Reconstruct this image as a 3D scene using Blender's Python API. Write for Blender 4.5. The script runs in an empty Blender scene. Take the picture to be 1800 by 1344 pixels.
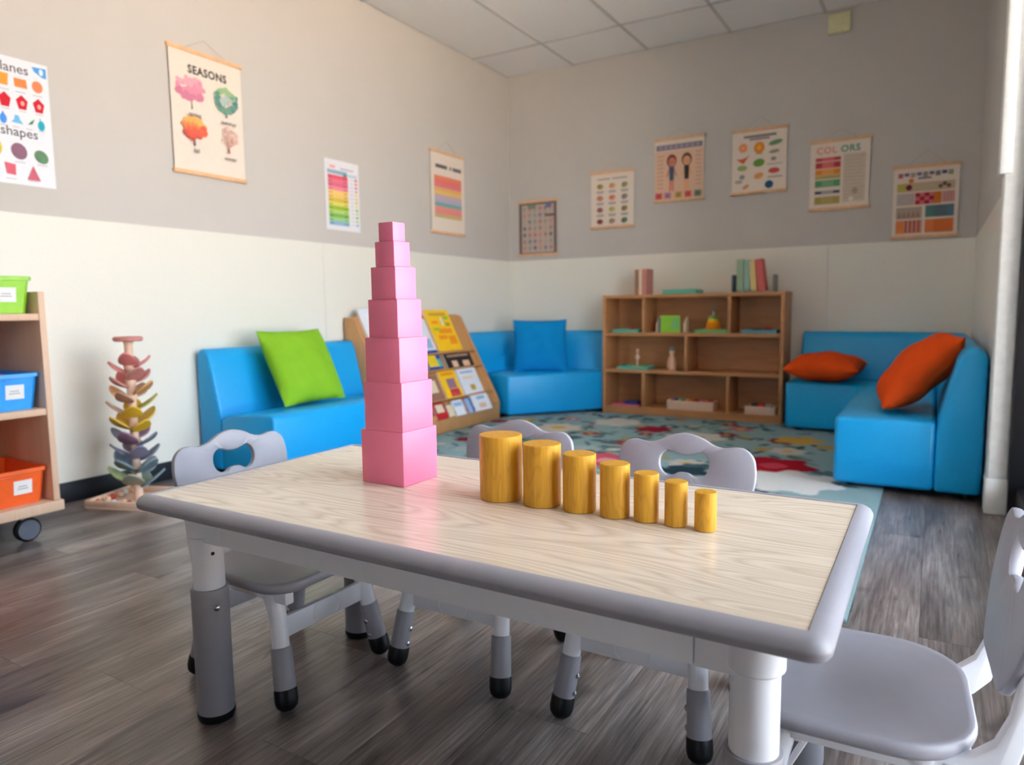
import bpy, bmesh, math, random
from mathutils import Matrix, Vector
R = math.radians
scene = bpy.context.scene
COL = scene.collection
rng = random.Random(7)

# ------------------------------------------------------------------ camera
CAM = (0.0, 0.0, 0.752)
right = Vector((0.858266, 0.513053, -0.012483)); up = Vector((-0.042523, 0.095332, 0.994537)); fwd = Vector((-0.51144, 0.853047, -0.103636))
cam_d = bpy.data.cameras.new('camera'); cam = bpy.data.objects.new('camera', cam_d); COL.objects.link(cam)
m = Matrix.Identity(4)
for i in range(3):
    m[i][0], m[i][1], m[i][2], m[i][3] = right[i], up[i], -fwd[i], CAM[i]
cam.matrix_world = m
cam_d.sensor_fit = 'HORIZONTAL'; cam_d.sensor_width = 36.0; cam_d.lens = 1237.5 / 1800 * 36
cam_d.clip_start = 0.02; cam_d.clip_end = 200
cam_d.dof.use_dof = True; cam_d.dof.focus_distance = 1.08; cam_d.dof.aperture_fstop = 4.4
scene.camera = cam

# ------------------------------------------------------------------ light
scene.view_settings.view_transform = 'Standard'; scene.view_settings.look = 'None'
scene.view_settings.gamma = 1.0; scene.view_settings.use_curve_mapping = False
scene.view_settings.exposure = 0.03
scene.cycles.use_denoising = True
scene.cycles.max_bounces = 10; scene.cycles.diffuse_bounces = 6; scene.cycles.transparent_max_bounces = 12
scene.cycles.sample_clamp_indirect = 8.0
w = bpy.data.worlds.new('sky'); scene.world = w; w.use_nodes = True
bg = w.node_tree.nodes['Background']; bg.inputs[0].default_value = (0.74, 0.86, 1.0, 1); bg.inputs[1].default_value = 8.6
sun_d = bpy.data.lights.new('sun', 'SUN'); sun_d.energy = 165.0; sun_d.angle = R(1); sun_d.color = (1.0, 0.76, 0.54)
sun = bpy.data.objects.new('sun', sun_d); COL.objects.link(sun); sun.location = (-4, 2, 9)
sun.rotation_euler = Vector((-0.75, 0.25, 1.0)).to_track_quat('Z', 'Y').to_euler()
XW, YW, ZC, ZW, XR, YF = -2.97, 4.956, 2.562, 1.135, 0.19, -4.6
XG = 0.33                     # glass plane
por_d = bpy.data.lights.new('window_portal', 'AREA'); por_d.shape = 'RECTANGLE'; por_d.size = 2.36; por_d.size_y = 2.2
por_d.cycles.is_portal = True
por = bpy.data.objects.new('window_portal', por_d); COL.objects.link(por)
por.location = (XG + 0.06, 1.80, 1.2); por.rotation_euler = (R(90), 0, R(90))

# ------------------------------------------------------------------ materials
def lin(c):
    c = c / 255.0
    return c / 12.92 if c <= 0.04045 else ((c + 0.055) / 1.055) ** 2.4
def rgb(r, g, b): return (lin(r), lin(g), lin(b), 1.0)
MATS = {}
class NT:
    def __init__(s, name, rough=0.5, spec=0.5):
        s.m = bpy.data.materials.new(name); s.m.use_nodes = True; s.t = s.m.node_tree
        s.b = s.t.nodes['Principled BSDF']; s.b.inputs['Roughness'].default_value = rough
        s.b.inputs['Specular IOR Level'].default_value = spec
        MATS[name] = s.m
    def n(s, typ, **kw):
        nd = s.t.nodes.new(typ)
        for k, v in kw.items(): setattr(nd, k, v)
        return nd
    def l(s, a, b): s.t.links.new(a, b)
    def math(s, op, a, b=None, c=None):
        nd = s.n('ShaderNodeMath', operation=op)
        for i, v in enumerate((a, b, c)):
            if v is None: continue
            if isinstance(v, (int, float)): nd.inputs[i].default_value = v
            else: s.l(v, nd.inputs[i])
        return nd.outputs[0]
    def mix(s, f, a, b, blend='MIX'):
        nd = s.n('ShaderNodeMix', data_type='RGBA', blend_type=blend)
        for sock, v in ((nd.inputs[0], f), (nd.inputs[6], a), (nd.inputs[7], b)):
            if isinstance(v, (int, float)): sock.default_value = v
            elif isinstance(v, tuple): sock.default_value = v
            else: s.l(v, sock)
        return nd.outputs[2]
    def ramp(s, f, stops):
        nd = s.n('ShaderNodeValToRGB'); e = nd.color_ramp.elements
        while len(e) < len(stops): e.new(0.5)
        for el, (p, c) in zip(e, stops): el.position = p; el.color = c
        s.l(f, nd.inputs[0]); return nd.outputs[0]
    def noise(s, vec, scale, detail=2, rough=0.5, dist=0.0):
        nd = s.n('ShaderNodeTexNoise'); nd.inputs['Scale'].default_value = scale; nd.inputs['Detail'].default_value = detail
        nd.inputs['Roughness'].default_value = rough; nd.inputs['Distortion'].default_value = dist
        if vec is not None: s.l(vec, nd.inputs['Vector'])
        return nd.outputs[0]
    def mapping(s, vec, scale=(1, 1, 1), loc=(0, 0, 0), rot=(0, 0, 0)):
        nd = s.n('ShaderNodeMapping'); nd.inputs['Scale'].default_value = scale; nd.inputs['Location'].default_value = loc
        nd.inputs['Rotation'].default_value = rot
        s.l(vec, nd.inputs['Vector']); return nd.outputs[0]
    def coord(s, which='Object'): return s.n('ShaderNodeTexCoord').outputs[which]
    def base(s, c):
        if isinstance(c, tuple): s.b.inputs['Base Color'].default_value = c
        else: s.l(c, s.b.inputs['Base Color'])
    def bump(s, h, strength=0.1, dist=0.002):
        nd = s.n('ShaderNodeBump'); nd.inputs['Strength'].default_value = strength; nd.inputs['Distance'].default_value = dist
        s.l(h, nd.inputs['Height']); s.l(nd.outputs[0], s.b.inputs['Normal'])
def plain(name, c, rough=0.5, spec=0.5, var=0.05, nscale=40, bump=0.0):
    t = NT(name, rough, spec)
    nz = t.noise(t.coord(), nscale, 3)
    lo = tuple(x * (1 - var) for x in c[:3]) + (1,); hi = tuple(min(1, x * (1 + var)) for x in c[:3]) + (1,)
    t.base(t.ramp(nz, [(0.3, lo), (0.7, hi)]))
    if bump: t.bump(nz, bump)
    return t.m
def grain_wood(name, light, dark, axis='x', rough=0.45, contour=10.0, scale=1.6, stretch=8.0, fine=0.25, line=0.5, rand=True, spec=0.5, lpow=3.0):
    """wood whose figure is the contour lines of a stretched noise (cathedral grain) plus fine pores"""
    t = NT(name, rough, spec)
    v = t.coord()
    if rand:
        oi = t.n('ShaderNodeObjectInfo'); add = t.n('ShaderNodeVectorMath', operation='ADD')
        sc = t.math('MULTIPLY', oi.outputs['Random'], 37.0)
        t.l(v, add.inputs[0]); t.l(sc, add.inputs[1]); v = add.outputs[0]
    S = {'x': (1, stretch, stretch), 'y': (stretch, 1, stretch), 'z': (stretch, stretch, 1)}[axis]
    F = {'x': (4, 160, 160), 'y': (160, 4, 160), 'z': (160, 160, 4)}[axis]
    nz = t.noise(t.mapping(v, S), scale, 1.5, 0.45)
    fr = t.math('FRACT', t.math('MULTIPLY', nz, contour))
    tri = t.math('ABSOLUTE', t.math('SUBTRACT', t.math('MULTIPLY', fr, 2), 1))
    ln = t.math('POWER', tri, lpow)
    fn = t.noise(t.mapping(v, F), 1.0, 3, 0.6)
    f = t.math('ADD', t.math('MULTIPLY', ln, line), t.math('MULTIPLY', t.math('SUBTRACT', fn, 0.35), fine * 2.2))
    f.node.use_clamp = True
    t.base(t.mix(f, light, dark))
    return t
plain('wall_paint', rgb(201, 196, 191), 0.75, 0.2, 0.015, 3)
plain('wainscot', rgb(236, 232, 220), 0.38, 0.4, 0.02, 120, 0.12)
plain('black_vinyl', rgb(22, 24, 32), 0.45)
plain('ceiling_tile', rgb(242, 238, 234), 0.9, 0.1, 0.04, 160, 0.15)
plain('ceiling_bar', rgb(205, 200, 195), 0.6)
plain('white_trim', rgb(236, 234, 230), 0.4)
plain('dark_frame', rgb(22, 22, 26), 0.35)
plain('concrete', rgb(196, 190, 180), 0.9, 0.2, 0.08, 2)
plain('sofa_blue', rgb(4, 152, 220), 0.38, 0.4, 0.02, 60, 0.04)
plain('pillow_green', rgb(124, 178, 44), 0.9, 0.1, 0.05, 14)
plain('pillow_blue', rgb(8, 128, 196), 0.9, 0.1, 0.05, 14)
plain('pillow_orange', rgb(214, 78, 28), 0.9, 0.1, 0.06, 14)
plain('pink_paint', rgb(240, 126, 160), 0.42, 0.5, 0.012, 30)
plain('gray_plastic', rgb(158, 157, 166), 0.42, 0.5, 0.015, 50)
plain('gray_sleeve', rgb(152, 150, 156), 0.45, 0.5, 0.015, 50)
plain('white_plastic', rgb(238, 238, 244), 0.32, 0.5, 0.01, 50)
plain('black_rubber', rgb(12, 12, 14), 0.45, 0.3)
plain('cart_wheel', rgb(88, 92, 104), 0.4)
t = NT('chrome', 0.2); t.base(rgb(200, 200, 205)); t.b.inputs['Metallic'].default_value = 1.0
plain('bin_green', rgb(130, 196, 28), 0.4); plain('bin_blue', rgb(4, 150, 236), 0.4); plain('bin_orange', rgb(240, 96, 24), 0.4); plain('bin_red', rgb(190, 30, 50), 0.4)
plain('paper', rgb(240, 238, 236), 0.7, 0.2, 0.01)
plain('poster_cream', rgb(236, 222, 208), 0.8, 0.1, 0.015)
plain('poster_white', rgb(238, 236, 240), 0.35, 0.4, 0.01)
plain('rod_wood', rgb(226, 182, 140), 0.6, 0.3, 0.08, 30)
plain('cord', rgb(176, 164, 152), 0.8)
plain('sensor', rgb(226, 220, 178), 0.5)
grain_wood('ash_top', rgb(236, 223, 204), rgb(194, 173, 147), 'x', 0.2, 22, 1.7, 6.5, 0.34, 0.50, False, 0.5, 1.7)
grain_wood('shelf_wood', rgb(196, 144, 96), rgb(158, 106, 62), 'x', 0.45, 6, 1.2, 8, 0.4, 0.25)
grain_wood('cart_wood', rgb(222, 188, 160), rgb(198, 160, 130), 'z', 0.5, 5, 1.2, 8, 0.4, 0.2)
grain_wood('rack_wood', rgb(196, 148, 96), rgb(164, 116, 70), 'z', 0.5, 5, 1.2, 8, 0.4, 0.2)
grain_wood('toy_wood', rgb(232, 200, 176), rgb(208, 170, 142), 'z', 0.6, 6, 4, 5, 0.3, 0.2)
grain_wood('yellow_wood', rgb(218, 162, 42), rgb(172, 116, 20), 'z', 0.42, 9, 7, 5.5, 0.55, 0.32)
for nm, c in dict(leaf_red=(206, 124, 124), leaf_rose=(192, 130, 124), leaf_orange=(212, 160, 100), leaf_brown=(178, 142, 120), leaf_olive=(164, 156, 50),
                  leaf_yellow=(216, 178, 50), leaf_gold=(200, 164, 60), leaf_purple=(146, 112, 134), leaf_violet=(136, 130, 154), leaf_navy=(116, 118, 138),
                  leaf_blue=(122, 150, 180), leaf_teal=(122, 142, 150), leaf_green=(176, 190, 128), leaf_sage=(150, 162, 144),
                  t_teal=(96, 180, 160), t_green=(120, 190, 120), t_blue=(80, 150, 170), t_red=(190, 50, 40), t_orange=(240, 150, 20), t_yellow=(240, 210, 40),
                  t_lime=(140, 200, 60), t_grey=(150, 146, 142), t_slate=(90, 110, 130), t_pink=(210, 110, 130), t_navy=(50, 60, 130), t_cream=(232, 214, 184),
                  t_skin=(232, 190, 160), t_dark=(52, 52, 54), t_purple=(120, 80, 150), b_yellow=(248, 200, 20), b_white=(232, 234, 242), b_black=(44, 38, 34),
                  b_blue=(24, 72, 170), b_red=(186, 30, 40), b_lightblue=(150, 184, 220), b_green=(160, 184, 152), b_mint=(150, 190, 176), b_straw=(230, 206, 140), b_rose=(214, 104, 100), b_brown=(150, 110, 90), b_crimson=(200, 62, 70)).items():
    plain(nm, rgb(*c), 0.55, 0.4, 0.04, 30)
# printed colours come from a colour attribute of the print itself
t = NT('print', 0.7, 0.2); t.b.inputs['Specular IOR Level'].default_value = 0.2
va = t.n('ShaderNodeVertexColor'); va.layer_name = 'ink'; t.base(va.outputs[0])
t = NT('rug_pile', 0.95, 0.1); va = t.n('ShaderNodeVertexColor'); va.layer_name = 'ink'
nz = t.noise(t.coord(), 260, 2); t.base(t.mix(0.25, va.outputs[0], t.ramp(nz, [(0.3, (0.35, 0.35, 0.35, 1)), (0.7, (1, 1, 1, 1))]), 'MULTIPLY')); t.bump(nz, 0.5, 0.004)
# floor planks: world position plus a random jump per plank
t = NT('floor_plank', 0.42, 0.5)
pos = t.n('ShaderNodeNewGeometry').outputs['Position']; oi = t.n('ShaderNodeObjectInfo')
add = t.n('ShaderNodeVectorMath', operation='ADD'); t.l(pos, add.inputs[0])
cmb = t.n('ShaderNodeCombineXYZ'); t.l(t.math('MULTIPLY', oi.outputs['Random'], 53.0), cmb.inputs[0]); t.l(t.math('MULTIPLY', oi.outputs['Random'], 91.0), cmb.inputs[1]); t.l(cmb.outputs[0], add.inputs[1])
v = add.outputs[0]
big = t.noise(t.mapping(v, (9, 1.6, 1)), 1.0, 3, 0.55, 0.6)
fin = t.noise(t.mapping(v, (150, 5.5, 1)), 1.0, 4, 0.65, 0.4)
knot = t.noise(t.mapping(v, (7, 3, 1)), 1.0, 2, 0.5, 1.5)
f = t.math('ADD', t.math('MULTIPLY', big, 0.50), t.math('MULTIPLY', fin, 0.50))
c1 = t.ramp(f, [(0.34, rgb(66, 58, 56)), (0.45, rgb(100, 92, 89)), (0.55, rgb(130, 121, 118)), (0.66, rgb(168, 160, 157))])
c2 = t.mix(t.ramp(knot, [(0.64, (0, 0, 0, 1)), (0.74, (1, 1, 1, 1))]), c1, rgb(66, 58, 58))
br = t.math('ADD', t.math('MULTIPLY', oi.outputs['Random'], 0.20), 1.0)
mc = t.n('ShaderNodeCombineColor'); [t.l(br, mc.inputs[i]) for i in range(3)]
t.base(t.mix(1.0, c2, mc.outputs[0], 'MULTIPLY')); t.bump(fin, 0.12, 0.001)
t.l(t.math('ADD', t.math('MULTIPLY', fin, 0.18), 0.22), t.b.inputs['Roughness'])
# window glass: clear sheet with a fresnel reflection
gm = bpy.data.materials.new('glass'); gm.use_nodes = True; gt = gm.node_tree; MATS['glass'] = gm
gt.nodes.remove(gt.nodes['Principled BSDF'])
tr = gt.nodes.new('ShaderNodeBsdfTransparent'); gl = gt.nodes.new('ShaderNodeBsdfGlossy'); gl.inputs['Roughness'].default_value = 0.02
fr = gt.nodes.new('ShaderNodeFresnel'); fr.inputs[0].default_value = 1.25; mx = gt.nodes.new('ShaderNodeMixShader')
gt.links.new(fr.outputs[0], mx.inputs[0]); gt.links.new(tr.outputs[0], mx.inputs[1]); gt.links.new(gl.outputs[0], mx.inputs[2])
gt.links.new(mx.outputs[0], gt.nodes['Material Output'].inputs[0])

# ------------------------------------------------------------------ mesh helpers
def finish(me, smooth=None):
    if smooth:
        me.polygons.foreach_set('use_smooth', [True] * len(me.polygons)); me.set_sharp_from_angle(angle=R(smooth))
    me.update()
def link(name, me, mat, parent=None, loc=None, rot=None):
    o = bpy.data.objects.new(name, me); COL.objects.link(o)
    if mat: me.materials.clear(); me.materials.append(MATS[mat])
    if parent: o.parent = parent
    if loc is not None: o.location = loc
    if rot is not None: o.rotation_euler = rot
    return o
class MB:
    def __init__(s): s.bm = bmesh.new()
    def box(s, a, b):
        x0, y0, z0 = a; x1, y1, z1 = b
        vs = [s.bm.verts.new(p) for p in ((x0, y0, z0), (x1, y0, z0), (x1, y1, z0), (x0, y1, z0), (x0, y0, z1), (x1, y0, z1), (x1, y1, z1), (x0, y1, z1))]
        for f in ((3, 2, 1, 0), (4, 5, 6, 7), (0, 1, 5, 4), (1, 2, 6, 5), (2, 3, 7, 6), (3, 0, 4, 7)): s.bm.faces.new([vs[i] for i in f])
        return s
    def prism(s, pts, axis, a, b):
        """polygon (p,q) extruded along axis from a to b"""
        def P(p, q, h): return {'x': (h, p, q), 'y': (p, h, q), 'z': (p, q, h)}[axis]
        lo = [s.bm.verts.new(P(p, q, a)) for p, q in pts]; hi = [s.bm.verts.new(P(p, q, b)) for p, q in pts]
        n = len(pts)
        s.bm.faces.new(lo[::-1]); s.bm.faces.new(hi)
        for i in range(n): s.bm.faces.new((lo[i], lo[(i + 1) % n], hi[(i + 1) % n], hi[i]))
        return s
    def rings(s, rings, cap0=True, cap1=True, closed=False):
        R_ = [[s.bm.verts.new(p) for p in r] for r in rings]; n = len(R_[0])
        for k in range(len(R_) - (0 if closed else 1)):
            A, B = R_[k], R_[(k + 1) % len(R_)]
            for i in range(n): s.bm.faces.new((A[i], A[(i + 1) % n], B[(i + 1) % n], B[i]))
        if cap0 and not closed: s.bm.faces.new(R_[0][::-1])
        if cap1 and not closed: s.bm.faces.new(R_[-1])
        return s
    def lathe(s, prof, seg=24, base=(0, 0, 0), d=(0, 0, 1)):
        q = Vector((0, 0, 1)).rotation_difference(Vector(d).normalized()); o = Vector(base)
        return s.rings([[tuple(o + q @ Vector((r * math.cos(2 * math.pi * i / seg), r * math.sin(2 * math.pi * i / seg), h))) for i in range(seg)] for r, h in prof])
    def tube(s, p0, p1, r0, r1=None, seg=16):
        p0, p1 = Vector(p0), Vector(p1); L = (p1 - p0).length
        return s.lathe([(r0, 0), (r1 if r1 is not None else r0, L)], seg, p0, p1 - p0)
    def bevel(s, w, seg=2, ang=30):
        s.bm.normal_update()
        es = [e for e in s.bm.edges if len(e.link_faces) == 2 and e.calc_face_angle(0) > R(ang)]
        if es and w: bmesh.ops.bevel(s.bm, geom=es, offset=w, segments=seg, affect='EDGES', profile=0.5, clamp_overlap=True)
        return s
    def mesh(s, name, smooth=None):
        bmesh.ops.recalc_face_normals(s.bm, faces=s.bm.faces[:])
        me = bpy.data.meshes.new(name); s.bm.to_mesh(me); s.bm.free(); finish(me, smooth); return me
    def obj(s, name, mat, parent=None, loc=None, rot=None, smooth=35): return link(name, s.mesh(name, smooth), mat, parent, loc, rot)
def tag(o, label=None, cat=None, group=None, kind=None):
    for k, v in (('label', label), ('category', cat), ('group', group), ('kind', kind)):
        if v: o[k] = v
    return o
def thing(name, label, cat, loc=(0, 0, 0), rz=0.0, group=None):
    o = bpy.data.objects.new(name, None); COL.objects.link(o); o.location = loc; o.rotation_euler = (0, 0, rz); o.empty_display_size = 0.05
    return tag(o, label, cat, group)
def structure(name, root=None):
    o = root or bpy.data.objects.new(name, None)
    if not root: COL.objects.link(o)
    o['kind'] = 'structure'; return o
def dup(o, parent=None):
    c = o.copy(); COL.objects.link(c)
    if parent: c.parent = parent
    for ch in list(o.children): dup(ch, c)
    return c
def bbox(name, a, b, mat, parent=None, bev=0.0, seg=2): return MB().box(a, b).bevel(bev, seg).obj(name, mat, parent)

# ------------------------------------------------------------------ the room
fl = bbox('floor', (XW - 0.15, YF - 0.15, -0.12), (XG + 0.10, YW + 0.15, -0.006), 'black_vinyl'); structure('floor', fl)
pm = MB().box((-0.5, -0.5, -0.006), (0.5, 0.5, 0.0)).mesh('plank')
PW = 0.165; row = 0; x = XW
while x < XG + 0.05:
    y = YF - rng.uniform(0.0, 1.0)
    while y < YW:
        L = 1.16; y0, y1 = max(y, YF), min(y + L, YW)
        if y1 - y0 > 0.03:
            x1 = min(x + PW, XG + 0.06)
            o = link('plank', pm, 'floor_plank', fl, ((x + x1) / 2, (y0 + y1) / 2, 0)); o.scale = (x1 - x - 0.0007, y1 - y0 - 0.0007, 1)
        y += L
    x += PW
ce = bbox('ceiling', (XW - 0.15, YF - 0.15, ZC + 0.012), (XG + 0.3, YW + 0.15, ZC + 0.2), 'ceiling_bar'); structure('ceiling', ce)
TX, TY = 0.578, 1.16
xs = [XW] + [-2.398 + TX * i for i in range(5)] + [XG + 0.06]; ys = [YW]; yy = 4.443
while yy > YF: ys.append(yy); yy -= TY
ys.append(YF)
tm = MB().box((-0.5, -0.5, 0.0), (0.5, 0.5, 0.012)).mesh('ceiling_tile')
for a, b in zip(xs[:-1], xs[1:]):
    for c, d in zip(ys[1:], ys[:-1]):
        o = link('ceiling_tile', tm, 'ceiling_tile', ce, ((a + b) / 2, (c + d) / 2, ZC)); o.scale = (b - a - 0.02, d - c - 0.02, 1)
for a in xs[1:-1]: bbox('grid_bar', (a - 0.011, YF, ZC - 0.003), (a + 0.011, YW, ZC + 0.004), 'ceiling_bar', ce)
for c in ys[1:-1]: bbox('grid_bar', (XW, c - 0.011, ZC - 0.003), (XG + 0.06, c + 0.011, ZC + 0.004), 'ceiling_bar', ce)
wl = bbox('wall_left', (XW - 0.15, YF - 0.15, 0), (XW, YW + 0.15, ZC + 0.012), 'wall_paint'); structure('', wl)
wb = bbox('wall_back', (XW, YW, 0), (XG + 0.3, YW + 0.15, ZC + 0.012), 'wall_paint'); structure('', wb)
wr = bbox('wall_right', (XR, 3.06, 0), (XG + 0.15, YW, ZC + 0.012), 'wall_paint'); structure('', wr)
wf = MB().box((XW, YF - 0.15, 0), (-0.32, YF, ZC + 0.012)).box((-0.32, YF - 0.15, 2.32), (XG + 0.15, YF, ZC + 0.012)).box((0.22, YF - 0.15, 0), (XG + 0.15, YF, 2.32)).obj('wall_front', 'wall_paint'); structure('', wf)
wd = structure('window_3'); wd.location = (-0.05, YF - 0.075, 0)
for a, c in ((-0.27, -0.23), (0.23, 0.27)): bbox('jamb', (a, -0.03, 0), (c, 0.03, 2.32), 'dark_frame', wd, 0.003)
for a, c in ((-0.23, 0.23),):
    bbox('sill', (a, -0.03, 0), (c, 0.03, 0.11), 'dark_frame', wd, 0.003); bbox('head', (a, -0.03, 2.25), (c, 0.03, 2.32), 'dark_frame', wd, 0.003)
    bbox('pane', (a, -0.003, 0.11), (c, 0.003, 2.25), 'glass', wd)
p2_d = bpy.data.lights.new('front_portal', 'AREA'); p2_d.shape = 'RECTANGLE'; p2_d.size = 0.54; p2_d.size_y = 2.3; p2_d.cycles.is_portal = True
p2 = bpy.data.objects.new('front_portal', p2_d); COL.objects.link(p2); p2.location = (-0.05, YF - 0.16, 1.16); p2.rotation_euler = (R(90), 0, 0)
wh = bbox('wall_header', (XG - 0.03, YF, 2.32), (XG + 0.15, 3.06, ZC + 0.012), 'wall_paint'); structure('', wh)
wp = bbox('wall_pier', (XG - 0.03, YF, 0), (XG + 0.15, 0.62, 2.32), 'wall_paint'); structure('', wp)
PT = 0.004
for a, b in ((YF, 0.58), (0.58, 2.90), (2.90, YW)):
    bbox('wainscot_panel', (XW, a + 0.0007, 0), (XW + PT, b - 0.0007, ZW), 'wainscot', wl, 0.0015, 1)
for a, b in ((XW + PT, -0.60), (-0.60, XR)):
    bbox('wainscot_panel', (a + 0.0007, YW - PT, 0), (b - 0.0007, YW, ZW), 'wainscot', wb, 0.0015, 1)
bbox('wainscot_panel', (XR - PT, 3.07, 0), (XR, YW - PT - 0.002, ZW), 'wainscot', wr, 0.0015, 1)
structure('', bbox('baseboard_left', (XW + PT, YF, 0), (XW + PT + 0.008, YW - PT, 0.083), 'black_vinyl', None, 0.002))
structure('', bbox('baseboard_back', (XW + PT + 0.008, YW - PT - 0.008, 0), (XR - PT, YW - PT, 0.083), 'black_vinyl', None, 0.002))
structure('', bbox('baseboard_right', (XR - PT - 0.008, 3.08, 0), (XR - PT, YW - PT - 0.009, 0.083), 'black_vinyl', None, 0.002))
tr1 = structure('', bbox('trim_1', (XR - 0.008, 2.985, 0), (0.246, 3.06, ZC), 'white_trim', None, 0.008, 3))
bbox('corner_guard', (XR - 0.022, 2.972, 1.19), (XR + 0.015, 3.065, ZC), 'white_trim', tr1, 0.006, 2)
bbox('trim_base', (XR - 0.011, 2.981, 0), (0.248, 3.06, 0.13), 'white_trim', tr1, 0.006, 2)
# storefront windows: dark frames, one pane each
wy = [2.985, 1.80, 0.62]
for k in range(2):
    y1, y0 = wy[k], wy[k + 1]
    wn = structure('window_%d' % (k + 1)); wn.location = (XG, (y0 + y1) / 2, 0)
    L = y1 - y0; h = L / 2
    j = 0.03 if k == 0 else 0.035
    bbox('jamb', (-0.084 if k == 0 else -0.032, h - j, 0), (0.032, h + (0.07 if k == 0 else 0), 2.32), 'dark_frame', wn, 0.003)
    bbox('jamb', (-0.032, -h, 0), (0.032, -h + 0.035, 2.32), 'dark_frame', wn, 0.003)
    bbox('sill', (-0.060, -h + 0.035, 0), (0.032, h - j, 0.11), 'dark_frame', wn, 0.003)
    bbox('head', (-0.032, -h + 0.035, 2.25), (0.032, h - j, 2.32), 'dark_frame', wn, 0.003)
    bbox('pane', (-0.003, -h + 0.035, 0.11), (0.003, h - j, 2.25), 'glass', wn)
structure('', MB().box((XG + 0.11, -25, -0.15), (40, 30, -0.02)).box((-30, -25, -0.15), (XG + 0.10, YF - 0.16, -0.02)).obj('pavement', 'concrete'))
th = bbox('wall_sensor', (-0.645, YW - 0.03, 2.418), (-0.515, YW, 2.535), 'sensor', None, 0.01, 3)
tag(th, 'pale yellow square plastic box high on the back wall under the ceiling', 'wall box')
bbox('cover_plate', (-0.625, YW - 0.034, 2.438), (-0.535, YW - 0.03, 2.515), 'sensor', th, 0.002)

# ------------------------------------------------------------------ rug
def flower(cx, cy, r, n, ph, col, core=None): return (cx, cy, r, n, ph, col, core)
def make_rug(x0, x1, y0, y1, th=0.009):
    r = random.Random(11)
    A, B = [], []
    pal = [(206, 206, 200), (206, 206, 200), (190, 190, 180), (130, 36, 50), (150, 70, 76), (186, 116, 124), (190, 160, 80), (70, 96, 110), (60, 76, 88), (168, 186, 188)]
    spec = [(-0.62, 3.40, .20, 6, .3, (160, 16, 40), (200, 70, 90)), (-0.50, 3.12, .22, 7, .9, (232, 232, 230), None), (-1.15, 3.95, .18, 6, .2, (216, 212, 204), (190, 170, 120)),
            (-1.75, 4.25, .17, 6, .7, (216, 212, 204), None), (-1.45, 4.1, .12, 6, .1, (140, 24, 44), None), (-2.0, 3.9, .16, 7, .5, (214, 206, 190), (210, 180, 90)),
            (-1.35, 3.15, .18, 6, .4, (206, 90, 110), (230, 160, 170)), (-0.62, 4.1, .13, 5, .3, (206, 170, 80), None), (-0.95, 3.1, .12, 5, 1., (36, 60, 74), None),
            (-2.1, 3.35, .11, 5, 1., (176, 60, 70), None), (-0.75, 2.75, .2, 6, .2, (150, 20, 40), None), (-0.28, 2.55, .05, 9, 0, (196, 170, 70), None)]
    for k in range(80):
        A.append((r.uniform(x0, x1 - .28), r.uniform(y0, y1), r.uniform(.03, .10), r.choice((6, 7, 8)), r.uniform(0, 6), r.choice(pal), r.choice((None, (220, 180, 80), (230, 226, 220)))))
    for k in range(620):   # leaves
        B.append((r.uniform(x0, x1), r.uniform(y0, y1), r.uniform(.03, .08), r.uniform(.010, .026), r.uniform(0, 3.14), r.choice([(62, 86, 96), (96, 126, 132), (46, 66, 78), (186, 162, 84), (116, 142, 142), (84, 110, 126), (166, 184, 182), (100, 116, 110)])))
    A += spec
    nx, ny = int((x1 - x0) / .0125), int((y1 - y0) / .0125)
    base = [[(146, 178, 182)] * (nx + 1) for _ in range(ny + 1)]
    dx, dy = (x1 - x0) / nx, (y1 - y0) / ny
    def stamp(cx, cy, ext, fn):
        i0, i1 = max(0, int((cx - ext - x0) / dx)), min(nx, int((cx + ext - x0) / dx) + 1)
        j0, j1 = max(0, int((cy - ext - y0) / dy)), min(ny, int((cy + ext - y0) / dy) + 1)
        for j in range(j0, j1 + 1):
            for i in range(i0, i1 + 1):
                c = fn(x0 + i * dx - cx, y0 + j * dy - cy)
                if c: base[j][i] = c
    for (cx, cy, a, b, th_, col) in B:
        if cx > x1 - .09 or (cx > x1 - .3 and r.random() < .6): continue
        ca, sa = math.cos(th_), math.sin(th_)
        stamp(cx, cy, a, lambda u, v: col if ((u * ca + v * sa) / a) ** 2 + ((v * ca - u * sa) / b) ** 2 < 1 else None)
    for (cx, cy, rr, n, ph, col, core) in A:
        def fn(u, v):
            d = math.hypot(u, v); q = rr * (0.88 + 0.12 * math.cos(n * math.atan2(v, u) + ph))
            if d > q: return None
            if core and d < rr * 0.3: return core
            return col
        stamp(cx, cy, rr, fn)
    vs = [(x0 + i * dx, y0 + j * dy, th) for j in range(ny + 1) for i in range(nx + 1)]
    fs = [(j * (nx + 1) + i, j * (nx + 1) + i + 1, (j + 1) * (nx + 1) + i + 1, (j + 1) * (nx + 1) + i) for j in range(ny) for i in range(nx)]
    n0 = len(vs); rim = [i for i in range(nx + 1)] + [j * (nx + 1) + nx for j in range(1, ny + 1)] + [ny * (nx + 1) + i for i in range(nx - 1, -1, -1)] + [j * (nx + 1) for j in range(ny - 1, 0, -1)]
    vs += [(vs[i][0], vs[i][1], 0.0006) for i in rim]; k = len(rim)
    for q in range(k): fs.append((rim[(q + 1) % k], rim[q], n0 + q, n0 + (q + 1) % k))
    me = bpy.data.meshes.new('rug'); me.from_pydata(vs, [], fs)
    ca = me.color_attributes.new('ink', 'FLOAT_COLOR', 'POINT'); data = []
    for j in range(ny + 1):
        for i in range(nx + 1): data += list(rgb(*base[j][i]))
    for q in range(k): data += list(rgb(130, 164, 170))
    ca.data.foreach_set('color', data); me.update()
    return link('rug', me, 'rug_pile')
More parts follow.
